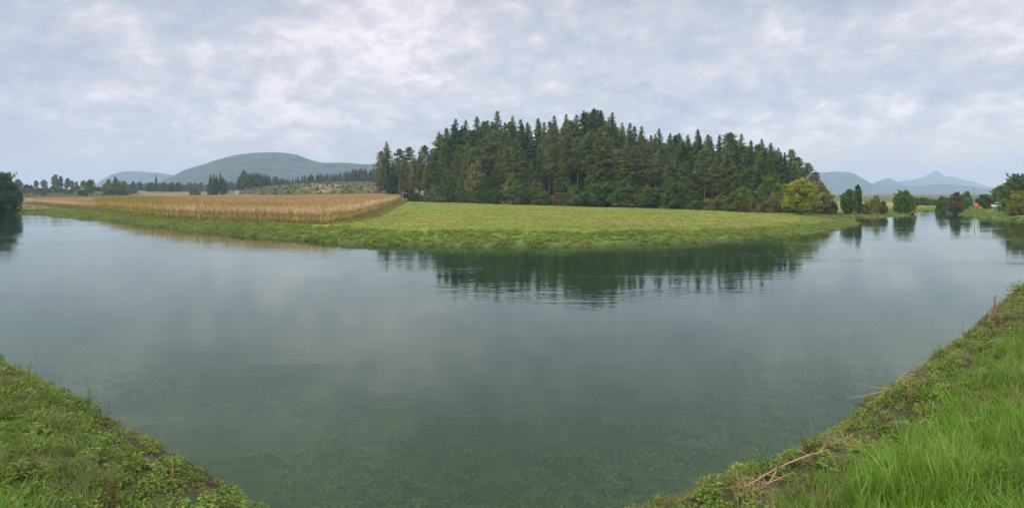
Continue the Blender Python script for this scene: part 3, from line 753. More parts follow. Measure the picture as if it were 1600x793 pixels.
# red tent
D = 174; r = root('tent', AX(1527, D), D, 'small bright red orange tent with a pale side, at the foot of the grey pole', 'tent', .35)
def tent_shell(x0, x1, a):
    mb = MB(); sec = []
    for x in np.linspace(x0, x1, 5):
        for t in np.linspace(0, math.pi, 9):
            sec.append((x, -math.cos(t) * .62 * a, abs(math.sin(t)) ** .75 * 1.0 * a))
    mb.add(sec, [[i * 9 + k, i * 9 + k + 1, (i + 1) * 9 + k + 1, (i + 1) * 9 + k] for i in range(4) for k in range(8)])
    return mb
obj('canopy', tent_shell(-.62, .35, 1.0).mesh('canopy', M['red'], True), r)
obj('side_panel', tent_shell(.353, .72, .93).mesh('side_panel', M['pale'], True), r)
mb = MB(); y = [math.cos(t) * .6 for t in np.linspace(0, math.pi, 9)]; z = [math.sin(t) ** .75 * .97 for t in np.linspace(0, math.pi, 9)]
mb.add([(-.6, a, b) for a, b in zip(y, z)] + [(-.6, 0, 0)], [[i, i + 1, 9, 9] for i in range(8)]); mb.f = [np.array([[i, i + 1, 9, 9] for i in range(8)])]
me = bpy.data.meshes.new('door_flap'); me.from_pydata([tuple(v) for v in mb.v[0]], [], [(i, i + 1, 9) for i in range(8)]); me.materials.append(M['red']); obj('door_flap', me, r)
# white car
D = 168; r = root('parked_car', AX(1560, D), D, 'pale car parked under the tall dark leaved tree on the right bank, half hidden', 'car', .15)
def carbody(prof, w0, w1):
    me = bpy.data.meshes.new('car_part'); n = len(prof); v = [(x, -w, z) for x, z, w in prof] + [(x, w, z) for x, z, w in prof]
    f = [[i, (i + 1) % n, n + (i + 1) % n, n + i] for i in range(n)] + [list(range(n - 1, -1, -1)), list(range(n, 2 * n))]
    me.from_pydata(v, [], f); return me
me = carbody([(-2.0, .35, .8), (-2.05, .7, .8), (-1.9, .95, .78), (1.0, 1.0, .78), (1.95, .85, .76), (2.1, .55, .78), (2.05, .35, .8)], 0, 0); me.materials.append(M['paint_white']); body = obj('body', me, r)
me = carbody([(-1.85, .955, .72), (-1.6, 1.42, .58), (.1, 1.45, .58), (.95, 1.0, .72)], 0, 0); me.materials.append(M['glass']); obj('window', me, r)
me = carbody([(-1.62, 1.425, .6), (-1.5, 1.50, .56), (-.1, 1.52, .56), (.12, 1.455, .6)], 0, 0); me.materials.append(M['paint_white']); obj('roof', me, r)
for x in (-1.3, 1.3):
    for y in (-.78, .78):
        mb = MB(); mb.tube([(x, y - .1, .32), (x, y + .1, .32)], [.32, .32], 14); wh = obj('wheel', mb.mesh('wheel', M['rubber'], True), r)
        mb = MB(); s = 1 if y > 0 else -1; mb.tube([(x, y + s * .09, .32), (x, y + s * .115, .32)], [.19, .02], 12); obj('rim', mb.mesh('rim', M['steel'], True), wh)
# white marker post on the right bank
D = 141; mb = MB(); mb.tube([(0, 0, -.1), (0.02, 0, .95)], [.05, .045], 8)
o = obj('marker_post', mb.mesh('marker_post', M['pale'], True)); o.location = (AX(1550, D), D, gz(AX(1550, D), D)); tag(o, 'short pale post standing in the grass of the right bank', 'post')
# field hut at the back of the corn
D = 445; r = root('field_hut', AX(371, D), D, 'tiny pale field hut with a dark lean-to at the back of the cornfield', 'hut')
zb = HY + (EYE - r.location.z) / D * F
hh = EYE + (HY - 296) / F * D - r.location.z
mb = MB(); mb.box(-1.2, 1.0, -1, 1, -.2, hh * .78); obj('wall', mb.mesh('wall', M['plaster']), r)
me = bpy.data.meshes.new('roof'); me.from_pydata([(-1.4, -1.2, hh * .782), (1.2, -1.2, hh * .782), (1.2, 1.2, hh * .782), (-1.4, 1.2, hh * .782), (-1.4, 0, hh), (1.2, 0, hh)], [], [(0, 1, 5, 4), (2, 3, 4, 5), (0, 4, 3), (1, 2, 5), (3, 2, 1, 0)]); me.materials.append(M['roof']); obj('roof', me, r)
mb = MB(); mb.box(1.003, 2.6, -.9, .9, -.2, hh * .55); obj('lean_to', mb.mesh('lean_to', M['wood']), r)
mb = MB(); mb.box(-.6, .1, -1.02, -1.003, 0, hh * .5); obj('door', mb.mesh('door', M['wood']), r)
D = 432; mb = MB(); mb.tube([(0, 0, -.2), (0, 0, 3.4)], [.22, .16], 8)
o = obj('field_post', mb.mesh('field_post', M['pale'], True)); o.location = (AX(342.5, D), D, gz(AX(342.5, D), D)); tag(o, 'small whitish post sticking up at the back edge of the cornfield', 'post')

# ------------------------------------------------------------------ scattering of the uncountable
def scatter(name, label, cat, meshes, xyz, rz, sc, tilt=None):
    n = len(xyz)
    me = bpy.data.meshes.new(name); me.vertices.add(n); me.vertices.foreach_set('co', np.asarray(xyz, np.float32).ravel())
    tx = RNG.normal(0, tilt or .0, n); ty = RNG.normal(0, tilt or .0, n)
    a = me.attributes.new('rot', 'FLOAT_VECTOR', 'POINT'); a.data.foreach_set('vector', np.stack([tx, ty, rz], 1).astype(np.float32).ravel())
    a = me.attributes.new('scl', 'FLOAT', 'POINT'); a.data.foreach_set('value', np.asarray(sc, np.float32))
    o = obj(name, me)
    g = bpy.data.node_groups.new(name, 'GeometryNodeTree')
    g.interface.new_socket('Geometry', in_out='INPUT', socket_type='NodeSocketGeometry'); g.interface.new_socket('Geometry', in_out='OUTPUT', socket_type='NodeSocketGeometry')
    gi, go = g.nodes.new('NodeGroupInput'), g.nodes.new('NodeGroupOutput')
    j = g.nodes.new('GeometryNodeJoinGeometry')
    for k, m_ in enumerate(meshes):
        po = bpy.data.objects.new(m_.name + '_source', m_)
        oi = g.nodes.new('GeometryNodeObjectInfo'); oi.inputs['Object'].default_value = po; oi.inputs['As Instance'].default_value = True
        g.links.new(oi.outputs['Geometry'], j.inputs[0])
    ip = g.nodes.new('GeometryNodeInstanceOnPoints'); ip.inputs['Pick Instance'].default_value = True
    g.links.new(gi.outputs[0], ip.inputs['Points']); g.links.new(j.outputs[0], ip.inputs['Instance'])
    rr = g.nodes.new('GeometryNodeInputNamedAttribute'); rr.data_type = 'FLOAT_VECTOR'; rr.inputs[0].default_value = 'rot'
    ss = g.nodes.new('GeometryNodeInputNamedAttribute'); ss.data_type = 'FLOAT'; ss.inputs[0].default_value = 'scl'
    ri = g.nodes.new('FunctionNodeRandomValue'); ri.data_type = 'INT'
    ri.inputs[4].default_value = 0; ri.inputs[5].default_value = len(meshes) - 1
    g.links.new(rr.outputs[0], ip.inputs['Rotation']); g.links.new(ss.outputs[0], ip.inputs['Scale']); g.links.new(ri.outputs[2], ip.inputs['Instance Index'])
    g.links.new(ip.outputs[0], go.inputs[0])
    md = o.modifiers.new('scatter', 'NODES'); md.node_group = g
    return tag(o, label, cat, None, 'stuff')

def blades(n, h, wd, spread, bend, mat, name, seg=4):
    mb = MB()
    for i in range(n):
        a = RNG.uniform(0, 6.283); r = spread * RNG.uniform(0, 1) ** .5; b = RNG.uniform(0, 6.283)
        p = np.array([math.cos(a) * r, math.sin(a) * r, 0]); d = np.array([math.cos(b), math.sin(b), 0]); s_ = np.array([-d[1], d[0], 0])
        hh = h * RNG.uniform(.45, 1.1); bd = bend * RNG.uniform(.2, 1.4); v = []
        for k in range(seg + 1):
            t = k / seg
            c = p + d * bd * hh * t ** 2 + np.array([0, 0, hh * (t - .35 * bd * t ** 3)])
            ww = wd * (1 - t ** 1.6) * .5 + .0006
            v += [c - s_ * ww, c + s_ * ww]
        mb.add(v, [[2 * k, 2 * k + 1, 2 * k + 3, 2 * k + 2] for k in range(seg)])
    return mb.mesh(name, mat, True)

def herb(n, r, h, leaf, mat, name, up=.5):
    mb = MB()
    d = rdir(n); d[:, 2] = np.abs(d[:, 2])
    c = d * RNG.uniform(.3, 1, n)[:, None] ** .6 * [r, r, h]
    u = rdir(n) + [0, 0, up * .3]; u[:, 2] *= .45; u /= np.linalg.norm(u, axis=1)[:, None]
    w = np.cross(u, d + [0, 0, .5]); w /= np.linalg.norm(w, axis=1)[:, None] + 1e-9
    sz = (leaf * RNG.uniform(.5, 1.2, n))[:, None]
    # six cornered leaves, folded a little along the rib
    nrm = np.cross(u, w)
    v = np.stack([c - u * sz, c - u * sz * .2 + w * sz * .55 + nrm * sz * .12, c + u * sz * .5 + w * sz * .4 + nrm * sz * .08, c + u * sz,
                  c - u * sz, c + u * sz, c + u * sz * .5 - w * sz * .4 + nrm * sz * .08, c - u * sz * .2 - w * sz * .55 + nrm * sz * .12], 1)
    mb.add(v.reshape(-1, 3), np.concatenate([np.arange(8 * n).reshape(-1, 8)[:, :4], np.arange(8 * n).reshape(-1, 8)[:, 4:]]))
    for k in range(max(3, n // 10)):
        i = RNG.integers(n); mb.tube([(0, 0, 0), c[i] * [.6, .6, .9], c[i]], [.004, .003, .002], 3)
    return mb.mesh(name, mat)

def in_view(x, y, m=.12):
    return (y > .5) & (np.abs(x) < y * (.8 + m) + 1.0)

RNG = np.random.default_rng(77)
G = [blades(26, .34, .011, .13, .55, M['grass'], 'grass_tuft_%d' % k) for k in range(4)]
GD = [blades(22, .24, .009, .14, .6, M['drygrass'], 'mixed_grass_tuft_%d' % k) for k in range(3)] + [herb(16, .12, .12, .035, M['herb'], 'clover', .6)]
# near grass: dense tufts on the slope and path
N = 150000
x = RNG.uniform(-24, 46, N); y = RNG.uniform(.6, 50, N)
k = in_view(x, y) & (RNG.uniform(0, 1, N) < np.clip(1.25 - y / 55, .3, 1)); x, y = x[k], y[k]
h, d, near, az, r = ground(x, y, True)
pn = fbm(x * .5, y * .5, 201, 3)
k = near & (d > 1.6 + pn * 3.0) & (x > .5 - 3 * 0) ; right = k & (RNG.uniform(0, 1, len(x)) < sstep((d - 1.5 + pn) / 2.0))
print('grass', right.sum())
xx, yy, hh = x[right], y[right], h[right]
scatter('bank_grass', 'lush bright green long grass on the near bank, right side', 'grass', G, np.stack([xx, yy, hh - .02], 1), RNG.uniform(0, 6.28, len(xx)), RNG.uniform(.7, 1.45, len(xx)) * (1 + .6 * fbm(xx * .7, yy * .7, 88, 2)), .14)
k = near & (x <= .5) & (d > 1.5 + pn * 2)
xx, yy, hh = x[k], y[k], h[k]
q = (fbm(xx * .45, yy * .45, 93, 3) > .02) & (d[k] > 3.2)
scatter('bank_grass', 'mixed grass and clover on the near bank, left side', 'grass', GD, np.stack([xx, yy, hh - .02], 1)[~q], RNG.uniform(0, 6.28, (~q).sum()), RNG.uniform(.6, 1.25, (~q).sum()), .2)
scatter('tall_grass', 'taller bright grass tufts in the lower left corner', 'grass', G, np.stack([xx, yy, hh - .02], 1)[q], RNG.uniform(0, 6.28, q.sum()), RNG.uniform(.55, 1.0, q.sum()), .15)
# low leafy plants along the near water's edge
N = 60000
x = RNG.uniform(-26, 48, N); y = RNG.uniform(5, 52, N); k = in_view(x, y, .2); x, y = x[k], y[k]
h, d, near, az, r = ground(x, y, True)
lim = np.where(x < 0, 6.6, 2.8) + fbm(x * .6, y * .6, 95, 3) * 3
k = near & (d > -.12) & (d < lim)
x, y, h, d = x[k], y[k], h[k], d[k]
kn_ = fbm(x * .8, y * .8, 99, 3)
HB = [herb(110, .20, .19, .030, M['herb'], 'bramble_%d' % k) for k in range(3)] + [herb(64, .16, .16, .026, M['herb'], 'nettle_%d' % k, 1.0) for k in range(2)]
RB = [herb(80, .17, .15, .026, M['redherb'], 'reddish_plant_%d' % k) for k in range(2)]
ST = [blades(9, .24, .005, .12, 1.4, M['straw'], 'dry_stem_%d' % k) for k in range(3)]
a = (kn_ > -.13) | (RNG.uniform(0, 1, len(x)) < .25)
scatter('low_plants', 'brambles and low leafy plants along the near edge of the water', 'low plants', HB, np.stack([x, y, h - .03], 1)[a], RNG.uniform(0, 6.28, a.sum()), (RNG.uniform(.45, 1.15, len(x)) * np.clip(.7 + d, .5, 1.1))[a], .35)
b_ = (RNG.uniform(0, 1, len(x)) < .17) & ((kn_ < .03) | (d < .6))
scatter('reddish_plants', 'reddish brown withering plants mixed in at the water edge', 'low plants', RB, np.stack([x, y, h - .02], 1)[b_], RNG.uniform(0, 6.28, b_.sum()), RNG.uniform(.5, 1.1, b_.sum()), .35)
c_ = (RNG.uniform(0, 1, len(x)) < .22) & (kn_ < .08) & (d > .5)
scatter('dry_stems', 'dry straw coloured stems lying between the bank plants', 'dry stems', ST, np.stack([x, y, h + .04], 1)[c_], RNG.uniform(0, 6.28, c_.sum()), RNG.uniform(.5, 1.1, c_.sum()), .9)
# taller weeds, seed stalks and dead grass breaking up the near bank
def tallweed(mat, name, n=5, h=.55):
    mb = MB()
    for k in range(n):
        b = np.array([RNG.normal(0, .06), RNG.normal(0, .06), 0]); t = b + [RNG.normal(0, .1), RNG.normal(0, .1), h * RNG.uniform(.6, 1.1)]
        mb.tube([b, (b + t) / 2 + [RNG.normal(0, .02), 0, 0], t], [.005, .004, .002], 4)
        m_ = 22; s_ = RNG.uniform(.15, 1, m_)[:, None]; c = b + (t - b) * s_ ; a = RNG.uniform(0, 6.28, m_)
        u = np.stack([np.cos(a), np.sin(a), RNG.uniform(-.5, .3, m_)], 1); L = (.045 * (1.25 - s_))
        mb.leaves(c + u * L, u * L, perp(u) * L * .35)
    return mb.mesh(name, mat)
def seedstalk(name):
    mb = MB()
    for k in range(4):
        b = np.array([RNG.normal(0, .05), RNG.normal(0, .05), 0]); t = b + [RNG.normal(0, .12), RNG.normal(0, .12), RNG.uniform(.45, .75)]
        mb.tube([b, (b + t) / 2, t], [.003, .0025, .0015], 3)
        c = t + RNG.normal(0, 1, (26, 3)) * [.012, .012, .045]; u = np.tile([0, 0, .012], (26, 1)) + RNG.normal(0, .004, (26, 3)); mb.leaves(c, u, perp(u) * .004)
    return mb.mesh(name, M['straw'])
TW = [tallweed(M['herb'], 'tall_weed_%d' % k) for k in range(2)] + [tallweed(M['bankherb'], 'pale_weed'), tallweed(M['redherb'], 'withering_weed')]
SS = [seedstalk('seed_stalk_%d' % k) for k in range(3)]
N = 9000
x = RNG.uniform(-26, 46, N); y = RNG.uniform(2, 50, N); k = in_view(x, y, .15); x, y = x[k], y[k]
h, d, near, az, r = ground(x, y, True); cl_ = fbm(x * .5, y * .5, 120, 3)
k = near & (d > .15) & (((d < 5) & (cl_ > .04)) | (RNG.uniform(0, 1, len(x)) < .05)) & (RNG.uniform(0, 1, len(x)) < .55)
scatter('tall_weeds', 'upright leafy weeds standing here and there on the near bank', 'weeds', TW, np.stack([x, y, h - .02], 1)[k], RNG.uniform(0, 6.28, k.sum()), RNG.uniform(.5, 1.05, k.sum()), .2)
k = near & (d > 1.5) & (cl_ < -.02) & (RNG.uniform(0, 1, len(x)) < .14)
scatter('seed_stalks', 'thin dry seed stalks among the bank grass', 'dry stems', SS, np.stack([x, y, h - .02], 1)[k], RNG.uniform(0, 6.28, k.sum()), RNG.uniform(.6, 1.1, k.sum()), .2)
M['deadgrass'] = leaf_mat('dead grass', [(.20, .17, .07), (.30, .24, .11), (.16, .18, .05)], .3, .4)
DG = [blades(30, .22, .007, .16, 1.0, M['deadgrass'], 'dead_grass_%d' % k) for k in range(3)]
N = 40000
x = RNG.uniform(-26, 46, N); y = RNG.uniform(2, 50, N); k = in_view(x, y, .15); x, y = x[k], y[k]
h, d, near, az, r = ground(x, y, True); cl_ = fbm(x * .7, y * .7, 130, 3)
k = near & (d > .3) & ((cl_ > np.where(d < 3.0, .06, .21) + .06 * (x < 0)))
scatter('dead_grass', 'patches of yellow brown dead grass on the near bank', 'grass', DG, np.stack([x, y, h - .01], 1)[k], RNG.uniform(0, 6.28, k.sum()), RNG.uniform(.5, 1.2, k.sum()), .3)
# water weed on the bed
N = 60000
x = RNG.uniform(-26, 40, N); y = RNG.uniform(6, 40, N); k = in_view(x, y); x, y = x[k], y[k]
h, d, near, az, r = ground(x, y, True)
pn = fbm(x * .35, y * .35, 111, 3)
k = near & (d < -.05) & (d > -11) & (pn > -.06) & (RNG.uniform(0, 1, len(x)) < np.clip(1.0 + d / 7, .10, 1))
x, y, h = x[k], y[k], h[k]
WW = [herb(34, .20, .16, .04, M['waterweed'], 'water_weed_%d' % k, .2) for k in range(3)] + [herb(30, .3, .12, .05, M['waterweed'], 'broad_weed', .2)]
scatter('water_weed', 'green and brown weed growing on the river bed near the bank', 'water weed', WW, np.stack([x, y, h - .02], 1), RNG.uniform(0, 6.28, len(x)), np.minimum(RNG.uniform(.5, 1.4, len(x)), np.maximum(-h, .05) * 3.5), .3)
# far bank plants
N = 190000
x = RNG.uniform(-230, 110, N); y = RNG.uniform(50, 230, N); k = in_view(x, y, .1); x, y = x[k], y[k]
h, d, near, az, r = ground(x, y, True)
lim = interp(az, [(0, 9), (300, 10), (500, 8), (1000, 8), (1250, 5), (1345, 2), (1600, 3)]) * (1 + .5 * fbm(x * .3, y * .3, 5, 3))
k = ~near & (d > -.05) & ((d > .5) | (RNG.uniform(0, 1, len(x)) < .45)) & (d < lim) & (az < 1352) & (RNG.uniform(0, 1, len(x)) < np.clip(110 / y, .3, 1))
BH = [herb(80, .42, .27, .075, M['bankherb'], 'bank_plant_%d' % k) for k in range(3)] + [blades(20, .5, .03, .3, .7, M['bankherb'], 'bank_sedge', 3)]
s_ = RNG.uniform(.5, 1.2, k.sum()) * np.clip(1.05 + .9 * fbm(x[k] * .25, y[k] * .5, 6, 3), .4, 1.4)
scatter('far_bank_plants', 'rough green plants covering the far bank above the water', 'low plants', BH, np.stack([x[k], y[k], h[k] - .03], 1), RNG.uniform(0, 6.28, k.sum()), s_, .2)
N = 16000
x = RNG.uniform(-230, -40, N); y = RNG.uniform(405, 590, N)
h, d, near, az, r = ground(x, y, True); cl_ = fbm(x * .06, y * .05, 140, 3)
k = (az > 375) & (az < 640) & (cl_ > -.06) & (RNG.uniform(0, 1, N) < .6)
k2 = None
SB = [herb(60, .9, .8, .22, M['olive'], 'clearing_scrub'), herb(60, .9, .8, .22, M['green'], 'clearing_bramble'), herb(60, 1.0, .5, .2, M['fieldbrown'], 'clearing_dry_scrub')]
scatter('clearing_scrub', 'low mixed scrub and dry grass covering the felled clearing', 'scrub', SB, np.stack([x[k], y[k], h[k] - .1], 1), RNG.uniform(0, 6.28, k.sum()), RNG.uniform(.5, 1.5, k.sum()), .1)
N = 14000
x = RNG.uniform(-420, -190, N); y = RNG.uniform(330, 560, N); r = np.hypot(x, y)
h, d, near, az, r = ground(x, y, True); cl_ = fbm(x * .05, y * .03, 150, 3)
k = (az < 205) & (r > 400) & (r < 640) & (cl_ > -.03)
scatter('rise_scrub', 'olive and brown rough growth on the rise behind the left part of the cornfield', 'scrub', SB, np.stack([x[k], y[k], h[k] - .1], 1), RNG.uniform(0, 6.28, k.sum()), RNG.uniform(.5, 1.4, k.sum()), .1)
N = 26000
x = RNG.uniform(-260, -60, N); y = RNG.uniform(90, 330, N)
h, d, near, az, r = ground(x, y, True)
k = (~near) & (az < 175) & (d > 7) & (RNG.uniform(0, 1, N) < .55)
FB = [blades(24, .7, .03, .4, .8, M['fieldbrown'], 'flattened_stalks_%d' % q_, 3) for q_ in range(2)] + [blades(24, .55, .03, .4, .8, M['bankherb'], 'rough_sedge', 3)]
scatter('rough_grass', 'brown flattened rough grass before the low far left maize', 'grass', FB, np.stack([x[k], y[k], h[k] - .05], 1), RNG.uniform(0, 6.28, k.sum()), RNG.uniform(.4, 1.1, k.sum()), .3)
# right shore growth
N = 30000
x = RNG.uniform(60, 150, N); y = RNG.uniform(118, 200, N)
h, d, near, az, r = ground(x, y, True)
k = ~near & (d > -.05) & (d < 14) & (az > 1296) & (az < 1680) & (RNG.uniform(0, 1, N) < np.where(d < 3, .8, .25))
scatter('shore_plants', 'grass and low plants on the far right shore', 'low plants', BH, np.stack([x[k], y[k], h[k] - .03], 1), RNG.uniform(0, 6.28, k.sum()), RNG.uniform(.4, 1.1, k.sum()), .2)
# meadow sward
N = 140000
x = RNG.uniform(-90, 95, N); y = RNG.uniform(60, 235, N)
h, d, near, az, r = ground(x, y, True)
k = ~near & (d > 5) & (az > 520) & (az < 1350) & (y < interp(az, edge) - 1) & (RNG.uniform(0, 1, N) < np.clip(90 / y, .25, 1))
MT = [blades(18, .12, .016, .24, .7, M['meadowtuft'], 'meadow_tuft_%d' % k, 2) for k in range(3)]
scatter('meadow_grass', 'short mown grass of the meadow before the forest', 'grass', MT, np.stack([x[k], y[k], h[k] - .01], 1), RNG.uniform(0, 6.28, k.sum()), RNG.uniform(.7, 1.5, k.sum()), .1)

# ------------------------------------------------------------------ maize
def maize(mat, name, seed):
    global RNG
    RNG = np.random.default_rng(seed)
    mb = MB(); H = 2.35
    tip = RNG.normal(0, .12, 2)
    mb.tube([(0, 0, 0), (tip[0] * .4, tip[1] * .4, H * .55), (tip[0], tip[1], H)], [.018, .014, .006], 4)
    for k in range(11):
        z = H * (.12 + .078 * k); a = k * 2.7 + RNG.uniform(-.5, .5); L = RNG.uniform(.45, .75) * (1 - .035 * k)
        d = np.array([math.cos(a), math.sin(a), 0]); s = np.array([-d[1], d[0], 0]); v = []
        dr = RNG.uniform(.3, 1.2)
        for t in (0, .35, .7, 1.0):
            c = d * L * t * (.8 if dr > .8 else 1) + np.array([tip[0] * z / H, tip[1] * z / H, z + L * (.55 * t - (.6 + dr) * t * t)])
            w_ = .045 * (1 - t ** 2) + .006
            v += [c - s * w_, c + s * w_ + [0, 0, .015]]
        mb.add(v, [[2 * i, 2 * i + 1, 2 * i + 3, 2 * i + 2] for i in range(3)])
    for k in range(2):
        z = H * RNG.uniform(.42, .55); a = RNG.uniform(0, 6.28); d = np.array([math.cos(a), math.sin(a), 1.6]) * .12
        mb.tube([(0, 0, z), d * .6 + [0, 0, z], d * 1.3 + [0, 0, z]], [.025, .038, .008], 5)
    for k in range(6):
        a = RNG.uniform(0, 6.28); L = RNG.uniform(.14, .3)
        mb.tube([(tip[0], tip[1], H * .97), (tip[0] + math.cos(a) * L * .6, tip[1] + math.sin(a) * L * .6, H + L)], [.012, .008], 3)
    return mb.mesh(name, mat)
MZ = [maize(M['corn'], 'maize_%d' % k, 300 + k) for k in range(5)]
MG = [maize(M['corngreen'], 'ripening_maize_%d' % k, 320 + k) for k in range(4)]
RNG = np.random.default_rng(78)
front = [(-60, 311.5, 1.1), (35, 316.0, 1.1), (150, 325, 1.15), (220, 333, 1.2), (300, 338.5, 1.2), (400, 343, 1.2), (512, 344.5, 1.3), (560, 335, 1.6), (600, 321, 2.0), (626, 312.5, 2.4)]
cp = np.array([P(a, b, c) for a, b, c in front] + [(AX(618, 300), 300.), (AX(600, 405), 405.), (AX(-60, 405), 405.)])
def inside(x, y, pg):
    ins = np.zeros(x.shape, bool)
    for i in range(len(pg)):
        a, b = pg[i], pg[(i + 1) % len(pg)]
        if a[1] != b[1]:
            ins ^= ((a[1] > y) != (b[1] > y)) & (x < (b[0] - a[0]) * (y - a[1]) / (b[1] - a[1]) + a[0])
    return ins
def front_dist(x, y):
    best = np.full(x.shape, 1e9)
    for i in range(len(front) - 1):
        a, b = cp[i], cp[i + 1]; e = b - a; t = np.clip(((x - a[0]) * e[0] + (y - a[1]) * e[1]) / (e @ e), 0, 1)
        best = np.minimum(best, (x - a[0] - t * e[0]) ** 2 + (y - a[1] - t * e[1]) ** 2)
    return np.sqrt(best)
N = 620000
x = RNG.uniform(-400, -20, N); y = RNG.uniform(75, 410, N)
k = inside(x, y, cp); x, y = x[k], y[k]
fd = front_dist(x, y)
k = (np.hypot(x, y) < 392) & (fd > 2.2 * (fbm(x * .35, y * .35, 160, 3) + .25)) & (RNG.uniform(0, 1, len(x)) < np.where(fd < 14, 1.0, np.clip(1.0 - fd / 200, .35, .8))); x, y, fd = x[k], y[k], fd[k]
row = .75; th = .5
u = x * math.cos(th) + y * math.sin(th); v_ = -x * math.sin(th) + y * math.cos(th)
u = np.round(u / row) * row + RNG.normal(0, .05, len(u))
x, y = u * math.cos(th) - v_ * math.sin(th), u * math.sin(th) + v_ * math.cos(th)
h, d, near, az, r = ground(x, y, True)
gm = (interp(az, [(140, 0), (155, .95), (225, .85), (275, .45), (340, .08), (700, 0)]) * (fd < 40) + .05 + .7 * ((az > 395) & (az < 480) & (r > 330))) > RNG.uniform(0, 1, len(x))
s_ = RNG.uniform(.82, 1.1, len(x)) * interp(az, [(-100, .75), (140, .75), (160, 1.0), (700, 1.0)])
print('maize', len(x))
for mask, ms, nm, lb in ((~gm, MZ, 'maize_field', 'ripe dry golden brown maize field left of the meadow'), (gm, MG, 'ripening_maize', 'yellow green maize still ripening at the left front of the field')):
    scatter(nm, lb, 'maize', ms, np.stack([x, y, h - .02], 1)[mask], RNG.uniform(0, 6.28, mask.sum()), s_[mask], .07)
# weeds at the foot of the maize
N = 90000
x = RNG.uniform(-200, -20, N); y = RNG.uniform(70, 260, N)
fd = front_dist(x, y); ins = inside(x, y, cp)
h, d, near, az, r = ground(x, y, True)
k = ~near & (d > 2) & (fd < np.where(ins, 1.5, 3.5)) & (az > -40)
x, y, h, fd = x[k], y[k], h[k], fd[k]
M['fieldweed'] = leaf_mat('weedy grass', [(.16, .19, .03), (.24, .25, .045), (.30, .24, .07), (.20, .14, .07)], .3, .5)
WD = [blades(22, .8, .03, .3, .5, M['fieldweed'], 'weedy_grass_%d' % k, 3) for k in range(3)]
scatter('field_margin_weeds', 'olive and yellowish weeds along the foot of the maize', 'weeds', WD, np.stack([x, y, h - .02], 1), RNG.uniform(0, 6.28, len(x)), RNG.uniform(.4, 1.3, len(x)) * np.clip(1.2 - fd * .22, .4, 1.2), .15)

# ------------------------------------------------------------------ single things on the near bank
def near_at(px, py):
    """where the sight line through that pixel meets the ground"""
    lo, hi = 1.5, 60.0
    for d in np.arange(1.5, 60, .05):
        z = EYE - (py - HY) / F * d
        if z <= gz(AX(px, d), d): return AX(px, d), float(d)
    return AX(px, 40), 40.0

def reed_bundle():
    x, y = near_at(1551, 502)
    mb = MB()
    for k in range(16):
        a = RNG.uniform(0, 6.28); r0 = RNG.uniform(.03, .12); hh = RNG.uniform(.55, 1.0)
        mb.tube([(math.cos(a) * r0 * 1.4, math.sin(a) * r0, 0), (math.cos(a) * r0 * .4 + .05, math.sin(a) * r0 * .5, hh * .55), (.09 + RNG.normal(0, .02), 0, hh * .95)], [.016, .013, .005], 5)
    for k in range(8):
        a = RNG.uniform(0, 6.28)
        mb.tube([(0, 0, .1), (math.cos(a) * .2, math.sin(a) * .2, .35), (math.cos(a) * .22, math.sin(a) * .22, .12)], [.008, .008, .004], 4)
    o = obj('reed_stump', mb.mesh('reed_stump', M['straw'], True)); o.location = (x, y, gz(x, y) - .03)
    tag(o, 'upright bundle of broken dry reed stalks near the right water edge', 'reeds')
reed_bundle()
def bushlet(px, py, r_, lab, mat, n=170, leaf=.028, hf=1.1):
    x, y = near_at(px, py)
    o = obj('small_bush', herb(n, r_, r_ * hf, leaf, mat, 'small_bush', .8)); o.location = (x, y, gz(x, y) - .02)
    return tag(o, lab, 'bush')
bushlet(1406, 627, .30, 'small round fresh green bush at the right water edge beside broken stalks', M['herb'], 420, .026, 1.25)
bushlet(40, 590, .26, 'pale green sprig standing at the left water edge', M['bankherb'], 60, .03, 1.9)
bushlet(1592, 456, .55, 'dark leafy bush hanging over the water at the right edge', M['herb'], 300, .05, 1.1)
bushlet(1436, 596, .28, 'yellowing leafy plant right of the broken stalks', M['redherb'], 90, .035, 1.3)

def stalks(px, py, pts_list, rad, lab, name, mat=None):
    x, y = near_at(px, py); mb = MB()
    for pts in pts_list:
        n = len(pts); mb.tube(pts, [rad * (1 - .6 * i / max(1, n - 1)) for i in range(n)], 5)
    o = obj(name, mb.mesh(name, mat or M['straw'], True)); o.location = (x, y, gz(x, y)); return tag(o, lab, 'dry stalks' if 'stalk' in name else 'branch')
stalks(1421, 628, [[(0, 0, 0), (-.02, 0, .35), (-.03, 0, .62)], [(.06, .02, 0), (.05, .02, .30), (.02, 0, .55)], [(-.03, 0, .60), (-.12, .02, .50), (-.26, .03, .36)],
                   [(-.03, 0, .58), (.14, 0, .60), (.34, .05, .70)], [(.02, 0, 0), (-.10, .05, .2), (-.16, .05, .42)], [(.3, .05, .68), (.4, .1, .4), (.34, .1, .1)], [(.1, 0, .6), (.3, 0, .35), (.42, 0, .12)]], .016,
       'broken upright tan stalks right of the small round bush', 'broken_stalk')
stalks(1392, 616, [[(0, 0, .12), (-.35, .05, .14), (-.62, .1, .20)], [(0, 0, .10), (-.45, -.05, .02), (-.98, -.1, -.06)], [(-.1, 0, .06), (-.4, -.1, -.10), (-.66, -.2, -.14)], [(0, 0, .1), (.2, 0, .15), (.35, 0, .1)]], .013,
       'three dry tan stalks reaching left over the water from the small bush', 'reaching_stalk')
x0, y0 = near_at(1165, 775); x1, y1 = near_at(1296, 716)
mb = MB(); pa = []
for t in np.linspace(0, 1, 9):
    px_, py_ = 1165 + t * 131, 775 - 59 * t - 7 * math.sin(t * 3.1)
    a_, b_ = near_at(px_, py_); pa.append((a_ - x0, b_ - y0, gz(a_, b_) + .13))
mb.tube(pa, [.007, .009, .010, .012, .012, .012, .010, .009, .006], 6)
